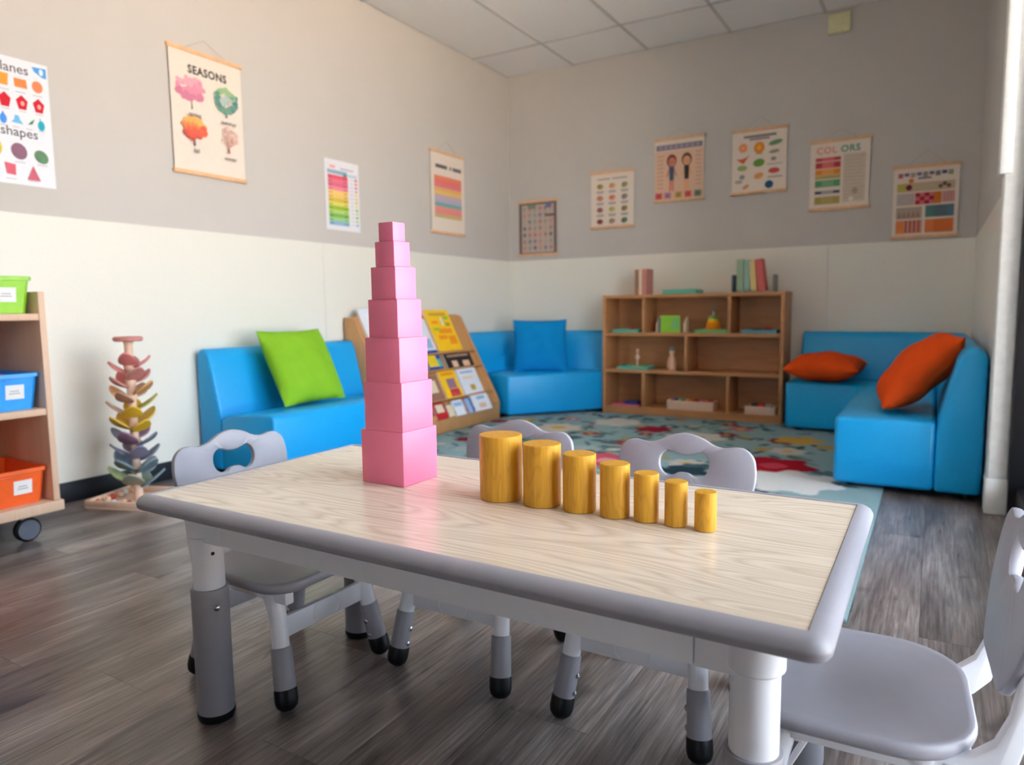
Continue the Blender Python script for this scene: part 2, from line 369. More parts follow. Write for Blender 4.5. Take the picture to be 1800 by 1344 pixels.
tag(make_rug(-2.52, -0.15, 1.78, 4.62), 'pale blue floral rug with red and white flowers on the wood floor', 'rug')

# ------------------------------------------------------------------ activity table
ZT = 0.432; tx0, tx1, ty0, ty1 = -1.183, -0.0946, 0.7196, 1.2286
tcx, tcy = (tx0 + tx1) / 2, (ty0 + ty1) / 2; hx, hy = (tx1 - tx0) / 2, (ty1 - ty0) / 2
tb = thing('activity_table', 'low rectangular table with pale wood top, grey rounded rim and white adjustable legs', 'table', (tcx, tcy, 0))
MB().box((-hx, -hy, 0.409), (hx, hy, ZT)).obj('tabletop', 'ash_top', tb)
def rrect(d, z, seg=8):
    out = []
    for k, (sx, sy) in enumerate(((1, 1), (-1, 1), (-1, -1), (1, -1))):
        for i in range(seg + 1):
            a = R(90 * k + 90 * i / seg); out.append((sx * hx + d * math.cos(a), sy * hy + d * math.sin(a), z))
    return out
prof = [(0.0004, .409), (0.0004, .4318), (.0010, .4334), (.006, .4336), (.014, .4318), (.0205, .4275), (.0240, .4215), (.0245, .4178), (.0238, .4168), (.0238, .4135), (.021, .4095), (.016, .407), (.0004, .407)]
MB().rings([rrect(d, z) for d, z in prof], closed=True).obj('rim', 'gray_plastic', tb, smooth=50)
lx, ly = 0.483, 0.192
for sy in (-1, 1):
    bbox('apron', (-lx + 0.064, sy * (ly + 0.014) - 0.008, 0.345), (lx - 0.064, sy * (ly + 0.014) + 0.008, 0.4065), 'white_plastic', tb, 0.003)
for sx in (-1, 1):
    bbox('apron', (sx * (lx + 0.012) - 0.008, -ly + 0.052, 0.345), (sx * (lx + 0.012) + 0.008, ly - 0.052, 0.4065), 'white_plastic', tb, 0.003)
for sx in (-1, 1):
    for sy in (-1, 1):
        px, py = sx * lx, sy * ly
        lg = MB().lathe([(0.0275, 0.20), (0.0275, 0.356)], 32, (px, py, 0)).obj('leg', 'white_plastic', tb)
        MB().lathe([(0.030, 0.351), (0.0325, 0.354), (0.0325, 0.380), (0.036, 0.388), (0.036, 0.4065)], 32, (px, py, 0)).obj('leg_socket', 'white_plastic', lg)
        b = MB().box((min(px, px - sx * 0.0635), py + sy * 0.003, 0.344), (max(px, px - sx * 0.0635), py + sy * 0.021, 0.4063))
        b.box((px + sx * 0.003, min(py, py - sy * 0.0515), 0.344), (px + sx * 0.021, max(py, py - sy * 0.0515), 0.4063)).bevel(0.002, 2)
        b.obj('corner_bracket', 'white_plastic', lg)
        MB().lathe([(0.0300, 0.014), (0.0325, 0.018), (0.0325, 0.236), (0.0330, 0.237), (0.0330, 0.252), (0.0318, 0.2545), (0.0278, 0.2545), (0.0278, 0.24)], 32, (px, py, 0)).obj('leg_sleeve', 'gray_sleeve', lg)
        MB().lathe([(0.024, 0.0), (0.031, 0.003), (0.0335, 0.010), (0.0335, 0.0175), (0.030, 0.0185)], 32, (px, py, 0)).obj('foot_cap', 'black_rubber', lg)
        d = Vector((-sx * 0.97, sy * 0.30, 0)).normalized()
        MB().lathe([(0.0055, 0), (0.0055, 0.002), (0.003, 0.0038), (0.0005, 0.004)], 12, Vector((px, py, 0.222)) + d * 0.0322, d).obj('screw', 'chrome', lg)
        MB().lathe([(0.0035, 0), (0.0035, 0.0006)], 12, Vector((px, py, 0.322)) + d * 0.0272, d).obj('height_hole', 'black_rubber', lg)

# ------------------------------------------------------------------ chairs
def smooth_poly(pts, n=6):
    """closed Catmull-Rom through the points"""
    out = []; N = len(pts)
    for i in range(N):
        p0, p1, p2, p3 = (Vector(pts[(i + k - 1) % N]) for k in range(4))
        for j in range(n):
            u = j / n
            out.append(tuple(0.5 * ((2 * p1) + (p2 - p0) * u + (2 * p0 - 5 * p1 + 4 * p2 - p3) * u * u + (3 * p1 - p0 - 3 * p2 + p3) * u ** 3)))
    return out
def ray_r(poly, c, a):
    dx, dy = math.cos(a), math.sin(a); best = 0
    for i in range(len(poly)):
        x1, y1 = poly[i][0] - c[0], poly[i][1] - c[1]; x2, y2 = poly[(i + 1) % len(poly)][0] - c[0], poly[(i + 1) % len(poly)][1] - c[1]
        den = dx * (y2 - y1) - dy * (x2 - x1)
        if abs(den) < 1e-12: continue
        tt = (x1 * (y2 - y1) - y1 * (x2 - x1)) / den; uu = (x1 * dy - y1 * dx) / den
        if tt > 0 and -1e-6 <= uu <= 1 + 1e-6: best = max(best, tt)
    return best
def chair_back(parent):
    half = [(0, 0), (.05, 0), (.076, .004), (.097, .022), (.120, .054), (.137, .090), (.143, .122), (.1425, .145), (.137, .167), (.121, .182), (.103, .185), (.082, .181), (.058, .185), (.032, .198), (0, .205)]
    outer = smooth_poly(half + [(-x, y) for x, y in half[-2:0:-1]], 5)
    hh = [(0, .1245), (.011, .1235), (.021, .118), (.034, .1165), (.047, .126), (.0515, .142), (.0475, .158), (.036, .167), (.024, .1645), (.013, .161), (0, .160)]
    hole = smooth_poly(hh + [(-x, y) for x, y in hh[-2:0:-1]], 5)
    c = (0, .142); N = 160; tk = 0.0135
    def ring(poly, off, y):
        out = []
        for i in range(N):
            a = 2 * math.pi * i / N; r = ray_r(poly, c, a) + off
            out.append((c[0] + r * math.cos(a), y, c[1] + r * math.sin(a)))
        return out
    e = 0.0045; h = tk / 2
    P = [ring(hole, e, -h), ring(hole, e * .3, -h + e * .3), ring(hole, 0, -h + e), ring(hole, 0, h - e), ring(hole, e * .3, h - e * .3), ring(hole, e, h),
         ring(outer, -e, h), ring(outer, -e * .3, h - e * .3), ring(outer, 0, h - e), ring(outer, 0, -h + e), ring(outer, -e * .3, -h + e * .3), ring(outer, -e, -h)]
    o = MB().rings(P, closed=True).obj('backrest', 'gray_plastic', parent, (0, 0.150, 0.293), (R(-9), 0, 0), 40)
    return o
def chair_seat(parent):
    hw, f, b = 0.150, -0.142, 0.130
    pts = []
    for (cx, cy, r, a0) in ((hw - .095, b - .095, .095, 0), (-hw + .095, b - .095, .095, 90), (-hw + .06, f + .06, .06, 180), (hw - .06, f + .06, .06, 270)):
        for i in range(9): a = R(a0 + 90 * i / 8); pts.append((cx + r * math.cos(a), cy + r * math.sin(a)))
    def ring(s, z): return [(x * s, y * s + .004 * (1 - s), z) for x, y in pts]
    zt = 0.247
    P = [ring(.90, zt - .022), ring(.965, zt - .020), ring(.99, zt - .014), ring(1.0, zt - .007), ring(.99, zt - .001), ring(.97, zt + .001), ring(.92, zt - .001), ring(.8, zt - .006), ring(.6, zt - .010), ring(.35, zt - .012), ring(.08, zt - .0125)]
    MB().rings(P).obj('seat', 'gray_plastic', parent, smooth=60)
def make_chair():
    r = thing('toddler_chair', 'x', 'chair')
    chair_seat(r); chair_back(r)
    prof = [(-.128, .203), (.08, .203), (.115, .197), (.140, .203), (.160, .228), (.170, .27), (.181, .35), (.1925, .425), (.186, .434), (.175, .428), (.164, .36), (.153, .29), (.140, .256), (.120, .237), (.09, .2285), (-.128, .2285)]
    for s in (-1, 1):
        sf = MB().prism(prof, 'x', s * .112 - .0105, s * .112 + .0105).bevel(.004, 2).obj('side_frame', 'white_plastic', r)
        for yy in (-.07, .07):
            MB().lathe([(.012, 0), (.012, .004), (.009, .0055)], 16, (s * .1225, yy, .2235), (s, 0, 0)).obj('seat_tab', 'white_plastic', sf)
        for (ty, by, yy) in ((-.082, -.130, -1), (.098, .150, 1)):
            top = Vector((s * .108, ty, .222)); bot = Vector((s * .131, by, 0.0)); d = (bot - top); L = d.length; d.normalize()
            lg = MB().lathe([(.0165, 0), (.0165, L * .62)], 20, top, d).obj('leg', 'white_plastic', r)
            MB().lathe([(.0175, 0), (.0195, .003), (.0205, .09), (.0195, .092)], 20, top + d * (L * .47), d).obj('leg_sleeve', 'gray_sleeve', lg)
            q = bot + Vector((0, 0, .0005))
            MB().lathe([(.0205, -.044), (.0218, -.040), (.0218, -.020), (.0195, -.011), (.013, -.0045), (.004, -.0022)], 20, q, d).obj('foot_cap', 'black_rubber', lg)
            if yy < 0: MB().prism([(ty + .008, .206), (ty + .030, .206), (ty - .010, .122), (ty - .022, .118), (ty - .012, .135), (ty + .018, .198), (ty + .008, .198)], 'x', s * .113 - .004, s * .113 + .004).bevel(.0015, 1).obj('leg_fin', 'white_plastic', lg)
            side = Vector((-s, 0, 0)); side = (side - d * side.dot(d)).normalized()
            for k in (.62, .76): MB().lathe([(.0052, 0), (.0052, .0026), (.0012, .005)], 12, top + d * (L * k) + side * .0195, side).obj('screw', 'chrome', lg)
    for yc, zc in ((-.097, .149), (.114, .149)):
        st = bbox('stretcher', (-.106, yc - .006, zc - .021), (.106, yc + .006, zc + .021), 'white_plastic', r, .0025)
        for sx in (-1, 1):
            for sy in (-1, 1):
                pts = [(sx * (.022 + .012 * math.cos(R(a))), zc + .017 * math.sin(R(a))) for a in range(-80, 81, 16)]
                b = MB(); f = yc + sy * .006
                for (p, q) in zip(pts[:-1], pts[1:]): b.tube((p[0], f, p[1]), (q[0], f, q[1]), .0016, None, 6)
                b.obj('moulded_rib', 'white_plastic', st)
    return r
ch0 = make_chair()
for i, (x, y, rz, lab) in enumerate((
        (-1.146, .992, 89, 'grey and white toddler chair at the table end nearest the toy tree'),
        (-.822, 1.224, 0, 'grey and white toddler chair behind the two largest yellow cylinders'),
        (-.430, 1.222, -1, 'grey and white toddler chair behind the smaller yellow cylinders on the rug side'),
        (-.066, 1.030, -87.5, 'grey and white toddler chair at the table end by the dark window frame'))):
    c = ch0 if i == 0 else dup(ch0)
    c.location = (x, y, 0); c.rotation_euler = (0, 0, R(rz)); c['label'] = lab; c['group'] = 'toddler chairs around the table'

# ------------------------------------------------------------------ pink tower, yellow cylinders
sizes = [.1003, .0897, .0810, .0685, .0572, .0440, .0330]; offs = [0, 0, -.0015, -.003, -.0048, -.006, -.007]
words = ['largest pink wooden cube at the bottom of the tower on the table', 'second largest pink cube, resting on the bottom cube of the tower', 'third pink cube from the bottom of the tower',
         'middle pink cube of the seven stacked in the tower', 'third pink cube from the top of the tower', 'second smallest pink cube, just below the top of the tower', 'smallest pink cube on the very top of the tower']
z = ZT + 0.0004
for s, of, lab in zip(sizes, offs, words):
    cx, cy = -.8129 + of * .86 - s / 2, .9711 + of * .51 + s / 2
    o = MB().box((-s / 2, -s / 2, 0), (s / 2, s / 2, s)).bevel(.0011, 2).obj('pink_cube', 'pink_paint', None, (cx, cy, z), (0, 0, R(rng.uniform(-.25, .25))))
    tag(o, lab, 'wooden cube', 'pink tower cubes'); z += s + 0.0001
cyl = [(-.623, .9991, .1095, .0727), (-.543, .9981, .1013, .0626), (-.4742, .9957, .0914, .0530), (-.4126, .993, .0824, .0462), (-.3617, .9928, .0731, .0375), (-.3151, .9909, .066, .0333), (-.271, .9888, .0566, .0312)]
words = ['tallest and widest yellow wooden cylinder, next to the pink tower', 'second tallest yellow cylinder with bold pointed wood grain', 'third tallest yellow wooden cylinder in the row', 'middle yellow cylinder of the row of seven',
         'third smallest yellow wooden cylinder in the row', 'second smallest yellow wooden cylinder in the row', 'smallest yellow wooden cylinder, at the far end from the pink tower']
for (x, y, h, d), lab in zip(cyl, words):
    r = d / 2
    o = MB().lathe([(r - .0012, 0), (r, .0012), (r, h - .0012), (r - .0012, h)], 56).obj('yellow_cylinder', 'yellow_wood', None, (x, y, ZT + .0004), (0, 0, rng.uniform(0, 6)))
    tag(o, lab, 'wooden cylinder', 'yellow cylinders in a row')

# ------------------------------------------------------------------ soft seating
SEATP = [(0, .025), (.355, .025), (.355, .262), (.33, .276), (.28, .290), (.15, .300), (.03, .304), (.008, .298), (0, .282)]
BACKP = [(.357, .025), (.512, .025), (.512, .54), (.505, .565), (.485, .583), (.458, .586), (.435, .572), (.42, .545), (.39, .42), (.366, .32), (.357, .26)]
def glides(parent, pts):
    for x, y in pts: MB().lathe([(.02, 0), (.02, .026)], 12, (x, y, 0)).obj('glide', 'black_rubber', parent)
s1 = thing('foam_bench', 'blue foam bench with backrest against the left wall holding a green cushion', 'sofa', (-2.44, 2.538, 0))
MB().prism([(-p, q) for p, q in SEATP], 'y', -.482, .482).bevel(.012, 3, 40).obj('seat', 'sofa_blue', s1, smooth=50)
MB().prism([(-p, q) for p, q in BACKP], 'y', -.482, .482).bevel(.014, 3, 40).obj('backrest', 'sofa_blue', s1, smooth=50)
glides(s1, [(-.06, -.42), (-.06, .42), (-.44, -.42), (-.44, .42)])
# corner seat
s2 = thing('corner_bench', 'blue foam corner seat with angled front in the room corner', 'sofa', (-2.5, 4.6, 0))
def rel(pts, o): return [(x - o[0], y - o[1]) for x, y in pts]
O2 = (-2.5, 4.6)
MB().prism(rel([(-2.82, 4.24), (-2.49, 4.10), (-2.105, 4.575), (-2.045, 4.66), (-2.045, 4.80), (-2.82, 4.80)], O2), 'z', .025, .298).bevel(.016, 3).obj('seat', 'sofa_blue', s2, smooth=50)
b = MB()
path_in = [(-2.79, 4.14), (-2.79, 4.62), (-2.66, 4.775), (-2.06, 4.775)]; path_out = [(-2.945, 4.14), (-2.945, 4.80), (-2.80, 4.935), (-2.06, 4.935)]
rngs = []
for (a, c) in zip(path_in, path_out):
    a, c = Vector(a), Vector(c); row = []
    for p, q in BACKP:
        u = (p - .357) / .155; P = a.lerp(c, u); row.append((P.x - O2[0], P.y - O2[1], q))
    rngs.append(row)
b.rings(rngs).bevel(.014, 3, 40).obj('backrest', 'sofa_blue', s2, smooth=50)
glides(s2, [(-.25, -.28), (.35, .05), (-.25, .1)])
# L shaped seat on the right
O3 = (-.2, 4.4); s3 = thing('corner_sofa', 'L shaped blue foam sofa beside the bookshelf under the right wall', 'sofa', (O3[0], O3[1], 0))
FX, FY = -.335, 4.44
MB().prism(rel([(-.75, FY), (-.43, FY), (-.365, FY - .03), (FX, FY - .10), (FX, 3.13), (.022, 3.13), (.022, 4.795), (-.75, 4.795)], O3), 'z', .025, .298).bevel(.018, 3, 25).obj('seat', 'sofa_blue', s3, smooth=50)
rngs = []
for (a, c) in (((.022, 3.13), (.177, 3.13)), ((.022, 4.62), (.177, 4.80)), ((-.13, 4.785), (.02, 4.935)), ((-.725, 4.785), (-.725, 4.935))):
    a, c = Vector(a), Vector(c); row = []
    for p, q in BACKP:
        u = (p - .357) / .155; P = a.lerp(c, u); row.append((P.x - O3[0], P.y - O3[1], q))
    rngs.append(row)
MB().rings(rngs).bevel(.016, 3, 40).obj('backrest', 'sofa_blue', s3, smooth=50)
glides(s3, [(-.07, -1.2), (.33, -1.2), (-.48, .1), (-.48, .48), (.33, .3)])
def cushion(name, mat, label, loc, rot, a, T, n=26):
    vs = {}; b = MB(); B = b.bm
    def pt(u, v, s):
        x = a * u * (1 - .05 * (1 - v * v)); y = a * v * (1 - .05 * (1 - u * u))
        th = T * (max(0, 1 - u * u) ** .45) * (max(0, 1 - v * v) ** .45) * (1 + .05 * math.sin(7 * u + 3 * v))
        return (x, y, s * th)
    for s in (1, -1):
        for i in range(n + 1):
            for j in range(n + 1):
                u, v = 2 * i / n - 1, 2 * j / n - 1
                edge = i in (0, n) or j in (0, n)
                k = (i, j, 0 if edge else s)
                if k not in vs: vs[k] = B.verts.new(pt(u, v, s))
        for i in range(n):
            for j in range(n):
                q = [vs.get((x, y, s)) or vs[(x, y, 0)] for x, y in ((i, j), (i + 1, j), (i + 1, j + 1), (i, j + 1))]
                B.faces.new(q if s > 0 else q[::-1])
    o = b.obj(name, mat, None, loc, rot, 60); tag(o, label, 'cushion'); return o
cushion('cushion', 'pillow_green', 'square lime green cushion leaning on the blue bench', (-2.690, 2.462, .485), (R(63), 0, R(90)), .200, .075)
cushion('cushion', 'pillow_blue', 'square blue cushion leaning in the corner seat', (-2.50, 4.585, .478), (R(76), 0, R(32)), .20, .075)
cushion('cushion', 'pillow_orange', 'orange cushion lying flat on the sofa beside the bookshelf', (-.548, 4.56, .388), (R(3), 0, R(-3)), .205, .086)
cushion('cushion', 'pillow_orange', 'orange cushion propped against the right backrest of the sofa', (-.052, 3.47, .470), (0, R(-47), R(6)), .205, .095)

# ------------------------------------------------------------------ bookshelf
bs = thing('bookshelf', 'low wooden bookshelf with eight open cubbies against the back wall', 'bookshelf', (-1.425, 4.80, 0))
SX, Y0, Y1, H = .605, -.125, .135, .842
for s in (-1, 1): bbox('side_panel', (s * SX - .011, Y0, 0), (s * SX + .011, Y1, H), 'shelf_wood', bs, .002)
for nm, z0, z1 in (('bottom_panel', .03, .052), ('shelf', .295, .317), ('shelf', .555, .577), ('top_panel', .818, .840)):
    bbox(nm, (-SX + .0115, Y0 + .001, z0), (SX - .0115, Y1 - .008, z1), 'shelf_wood', bs, .002)
for x, z0, z1 in ((-.31, .0525, .2945), (.275, .0525, .2945), (-.01, .3175, .5545), (-.31, .5775, .8175), (.275, .5775, .8175)):
    bbox('divider', (x - .010, Y0 + .003, z0), (x + .010, Y1 - .008, z1), 'shelf_wood', bs, .002)
bbox('back_panel', (-SX + .012, Y1 - .0075, .031), (SX - .012, Y1 - .001, .839), 'shelf_wood', bs)
bbox('kick_board', (-SX + .0115, Y0 + .006, .002), (SX - .0115, Y0 + .02, .0298), 'shelf_wood', bs)
SY = 4.80 + Y0     # shelf front
def slab_book(name, label, loc, size, mat, rot=(0, 0, 0), group=None):
    """cover boards round a white page block; origin at base centre, spine facing -Y"""
    wx, dy, h = size; r = bpy.data.objects.new(name, None); COL.objects.link(r); r.location = loc; r.rotation_euler = rot; r.empty_display_size = .03
    tag(r, label, 'book', group); tk = min(.003, wx * .2)
    b = MB().box((-wx / 2, -dy / 2, 0), (-wx / 2 + tk, dy / 2, h)).box((wx / 2 - tk, -dy / 2, 0), (wx / 2, dy / 2, h)).box((-wx / 2 + tk, -dy / 2, 0), (wx / 2 - tk, -dy / 2 + tk, h))
    b.obj('cover', mat, r); bbox('pages', (-wx / 2 + tk, -dy / 2 + tk, .003), (wx / 2 - tk, dy / 2 - .003, h - .003), 'paper', r); return r
zt = .8405; G = 'books standing on the bookshelf'
for i, (x, wx, h, mt, lab) in enumerate(((-1.797, .028, .175, 'b_brown', 'brown book standing left in the trio on the bookshelf'), (-1.770, .022, .180, 't_cream', 'cream spined book standing in the middle of the trio on the bookshelf'), (-1.742, .030, .178, 'leaf_rose', 'dusty rose book standing right in the trio on the bookshelf'))):
    slab_book('book', lab, (x, SY + .10, zt), (wx, .14, h), mt, group=G)
# bookend holder with four books
rk = thing('book_holder', 'small grey book holder with upright ends on the bookshelf top', 'book holder', (-1.015, SY + .10, zt))
bbox('base', (-.135, -.06, 0), (.135, .06, .006), 't_grey', rk, .002)
bbox('end_plate', (-.135, -.055, .0062), (-.123, .055, .115), 't_slate', rk, .004); bbox('end_plate', (.123, -.055, .0062), (.135, .055, .11), 't_grey', rk, .004)
for x, wx, h, mt, rz, lab in ((-1.098, .044, .205, 'b_green', 0, 'sage green book in the grey holder on the bookshelf'), (-1.054, .036, .200, 'b_mint', 0, 'teal green book in the grey holder, beside the yellow one'), (-1.008, .036, .195, 'b_straw', -5, 'yellow book tilted in the grey holder'), (-.958, .044, .205, 'b_rose', -8, 'red book leaning at the end of the grey holder')):
    slab_book('book', lab, (x, SY + .10, zt + .0085), (wx, .10, h), mt, (0, R(rz), 0), G)
def tray(label, x, y, z, wx, dy, mat, h=.022):
    r = thing('tray', label, 'tray', (x, y, z)); tk = .005
    bbox('tray_base', (-wx / 2, -dy / 2, 0), (wx / 2, dy / 2, .006), mat, r, .002)
    b = MB()
    for a, c in (((-wx / 2, -dy / 2), (wx / 2, -dy / 2 + tk)), ((-wx / 2, dy / 2 - tk), (wx / 2, dy / 2)), ((-wx / 2, -dy / 2 + tk), (-wx / 2 + tk, dy / 2 - tk)), ((wx / 2 - tk, -dy / 2 + tk), (wx / 2, dy / 2 - tk))):
        b.box((a[0], a[1], .0062), (c[0], c[1], h))
    b.bevel(.0015, 1).obj('tray_rim', mat, r); return r
ty = SY + .10
tray('teal tray lying on the top of the bookshelf', -1.49, ty, zt, .235, .16, 't_teal', .03)
tg = MB().lathe([(.05, 0), (.055, .006), (.055, .012), (.04, .018)], 24).obj('game_board', 't_green', None, (-1.47, ty, zt + .0065)); tag(tg, 'round green disc lying in the teal tray on the bookshelf top', 'toy')
Z2, Z1, Z0 = .5775, .3175, .0525
tray('teal tray in the upper left cubby of the bookshelf', -1.875, ty - .01, Z2, .19, .16, 't_teal')
o = MB().lathe([(.010, 0), (.016, .006), (.018, .016), (.012, .028), (.004, .032)], 16).obj('toy_apple', 't_red', None, (-1.86, ty, Z2 + .0065)); tag(o, 'small red toy piece on the upper left teal tray', 'toy')
tray('green tray under the ring stacker toy', -1.275, ty - .01, Z2, .215, .16, 't_green')
tray('blue tray in the upper right cubby of the bookshelf', -.965, ty - .01, Z2, .22, .16, 't_blue')
o = MB().box((-.03, -.02, 0), (.03, .02, .02)).bevel(.004).obj('toy_block', 't_dark', None, (-.99, ty, Z2 + .0065)); tag(o, 'dark toy block on the blue tray', 'toy')
o = MB().box((-.025, -.015, 0), (.025, .015, .026)).bevel(.004).obj('toy_block', 't_red', None, (-.925, ty, Z2 + .0065)); tag(o, 'red toy block on the blue tray', 'toy')
rs = thing('ring_stacker', 'ring stacking toy in yellow, orange, green and red on the green tray', 'toy', (-1.275, ty - .01, Z2 + .0065))
def torus(R0, r, z, seg=28, k=10): return [[((R0 + r * math.cos(2 * math.pi * j / k)) * math.cos(2 * math.pi * i / seg), (R0 + r * math.cos(2 * math.pi * j / k)) * math.sin(2 * math.pi * i / seg), z + r * math.sin(2 * math.pi * j / k)) for i in range(seg)] for j in range(k)]
MB().lathe([(.05, 0), (.05, .008), (.045, .011)], 28).obj('base', 't_red', rs)
MB().lathe([(.006, .011), (.006, .14)], 12).obj('post', 't_cream', rs)
for R0, r, zz, mt in ((.034, .016, .027, 't_orange'), (.032, .015, .052, 't_orange'), (.024, .012, .075, 't_yellow'), (.018, .011, .095, 't_green')): MB().rings(torus(R0, r, zz), closed=True).obj('ring', mt, rs, smooth=60)
MB().lathe([(.008, .135), (.013, .142), (.012, .158), (.004, .166)], 16).obj('knob', 't_grey', rs)
be = [('white bookend left of the green book in the bookshelf', -1.655), ('white bookend right of the green book in the bookshelf', -1.462)]
for lab, x in be:
    s = -1 if x < -1.55 else 1
    e = thing('bookend', lab, 'bookend', (x, ty, Z2)); MB().prism([(-.045, 0), (.045, 0), (.045, .09), (.02, .108), (-.045, .06)], 'x', -.008, .008).bevel(.002).obj('upright', 't_cream', e)
    bbox('foot', (s * .0085, -.04, 0), (s * .033, .04, .003), 't_cream', e)
slab_book('book', 'dark grey book beside the green one between the white bookends', (-1.625, ty, Z2), (.024, .12, .105), 't_slate', group='books between white bookends')
gb = thing('book', 'bright green picture book facing out between the white bookends', 'book', (-1.555, ty - .055, Z2), group='books between white bookends')
bbox('cover', (-.068, -.006, 0), (.068, -.003, .118), 't_lime', gb); bbox('pages', (-.066, -.0028, .002), (.066, .006, .116), 'paper', gb); bbox('back_cover', (-.068, .0062, 0), (.068, .009, .118), 't_green', gb)
bbox('cover_panel', (.01, -.0068, .02), (.06, -.0061, .10), 't_green', gb)
tray('teal tray with a peg toy in the middle left cubby', -1.82, ty - .01, Z1, .225, .16, 't_teal')
pg = thing('peg_toy', 'pale wooden peg toy standing on the teal tray', 'toy', (-1.81, ty - .01, Z1 + .0065)); MB().lathe([(.022, 0), (.022, .012), (.008, .016), (.008, .06), (.017, .065), (.017, .085), (.008, .09), (.008, .11), (.013, .116), (.012, .13), (.004, .136)], 16).obj('turned_post', 'toy_wood', pg); bbox('foot_bar', (-.05, -.012, 0), (-.0225, .012, .016), 't_lime', pg, .003); bbox('foot_bar', (.0225, -.012, 0), (.05, .012, .016), 't_lime', pg, .003)
dl = thing('wooden_doll', 'small pale wooden doll with green cap in the middle left cubby', 'doll', (-1.555, ty - .02, Z1))
MB().lathe([(.026, 0), (.030, .008), (.029, .05), (.022, .085), (.014, .10), (.013, .105)], 20).obj('body', 't_skin', dl); MB().lathe([(.012, .105), (.018, .112), (.0195, .125), (.016, .136)], 20).obj('head', 't_skin', dl); MB().lathe([(.0165, .1362), (.017, .145), (.010, .158), (.003, .162)], 20).obj('cap', 'leaf_teal', dl)
tray('shallow pink tray in the bottom left cubby', -1.87, ty - .01, Z0, .20, .16, 't_pink', .016)
o = MB().box((-.05, -.04, 0), (.05, .04, .028)).bevel(.006).obj('toy_case', 't_navy', None, (-1.845, ty - .01, Z0 + .0065)); tag(o, 'dark blue toy case on the pink tray', 'toy')
def wood_box(label, x, wx, h, tops):
    r = thing('wooden_box', label, 'box', (x, ty - .03, Z0)); bbox('box_base', (-wx / 2, -.06, 0), (wx / 2, .06, .006), 'toy_wood', r, .001)
    for a, c in (((-wx / 2, -.06), (wx / 2, -.052)), ((-wx / 2, .052), (wx / 2, .06)), ((-wx / 2, -.0515), (-wx / 2 + .008, .0515)), ((wx / 2 - .008, -.0515), (wx / 2, .0515))): bbox('box_side', (a[0], a[1], .0065), (c[0], c[1], h), 'toy_wood', r, .001)
    return r
wood_box('long wooden box of coloured blocks in the bottom middle cubby', -1.405, .32, .062, None)
for i, mt in enumerate(('t_purple', 't_teal', 't_orange', 't_red', 't_pink', 't_red')):
    o = MB().box((-.018, -.03, 0), (.018, .03, .062)).bevel(.004).obj('toy_block', mt, None, (-1.53 + i * .05, ty - .03, Z0 + .0065))
    tag(o, ('purple', 'teal', 'orange', 'red', 'pink', 'crimson')[i] + ' toy block number %s from the left in the long wooden box' % ('first', 'second', 'third', 'fourth', 'fifth', 'sixth')[i].replace('number ', ''), 'toy', 'blocks in the long wooden box')
    o['label'] = '%s toy block, %s from the left in the long wooden box' % (('purple', 'teal', 'orange', 'red', 'pink', 'red')[i], ('first', 'second', 'third', 'fourth', 'fifth', 'sixth')[i])
wood_box('short wooden box in the bottom right cubby of the bookshelf', -.945, .19, .052, None)
for i, mt in enumerate(('t_dark', 't_red', 't_grey')):
    o = MB().box((-.02, -.025, 0), (.02, .025, .060)).bevel(.005).obj('toy_block', mt, None, (-.99 + i * .045, ty - .03, Z0 + .0065)); tag(o, ('black', 'red', 'grey')[i] + ' toy block in the short wooden box', 'toy', 'blocks in the short wooden box')

# ------------------------------------------------------------------ display book rack
rk = thing('book_rack', 'wooden sloped display rack of picture books between the blue seats', 'book rack', (-2.75, 3.56, 0))
RY = .525
side = [(-.195, 0), (.19, 0), (.195, .12), (.175, .165), (-.115, .70), (-.135, .715), (-.195, .715)]
for s in (-1, 1): MB().prism([(x, z) for x, z in side], 'y', s * RY - .011, s * RY + .011).bevel(.002).obj('side_panel', 'rack_wood', rk)
A = Vector((-2.88 + .0, 0, .72)); B = Vector((-2.57, 0, .10)); sl = (A - B).normalized(); nrm = Vector((-sl.z * -1, 0, -sl.x * -1)); nrm = Vector((sl.z, 0, -sl.x))
ang = math.atan2(-sl.x, sl.z)           # lean from vertical
def on_slope(s, y, off): 
    p = B + sl * s + nrm * off; return (p.x, y, p.z)
o = MB().box((-.006, -RY + .012, -.02), (.006, RY - .012, .70)).obj('slope_board', 'rack_wood', rk); o.location = Vector(on_slope(0, 3.56, -.016)) - Vector((-2.75, 3.56, 0)); o.rotation_euler = (0, -ang, 0)
bbox('front_board', (.176, -RY + .0115, .001), (.19, RY - .0115, .118), 'rack_wood', rk, .002)
for s in (.10, .295, .41):
    p = Vector(on_slope(s, 3.56, 0)) - Vector((-2.75, 3.56, 0))
    o = MB().box((-.0095, -RY + .0115, -.008), (.032, RY - .0115, -.001)).obj('ledge', 'rack_wood', rk, p, (0, -ang, 0))
G = 'picture books on the display rack'
def face_book(label, y0, y1, s0, s1, mt, deco=None, tilt=0, off=0.0):
    wy = y1 - y0; h = s1 - s0; p = on_slope(s0, (y0 + y1) / 2, off)
    r = thing('picture_book', label, 'book', p, 0, G); r.rotation_euler = (R(tilt), -ang, 0)
    bbox('cover', (.005, -wy / 2, 0), (.007, wy / 2, h), mt, r); bbox('pages', (-.0045, -wy / 2 + .002, .002), (.0048, wy / 2 - .002, h - .002), 'paper', r); bbox('back_cover', (-.007, -wy / 2, 0), (-.005, wy / 2, h), mt, r)
    for (u0, u1, v0, v1, m2) in deco or (): bbox('cover_picture', (.0071, -wy / 2 + u0 * wy, v0 * h), (.0079, -wy / 2 + u1 * wy, v1 * h), m2, r)
    return r
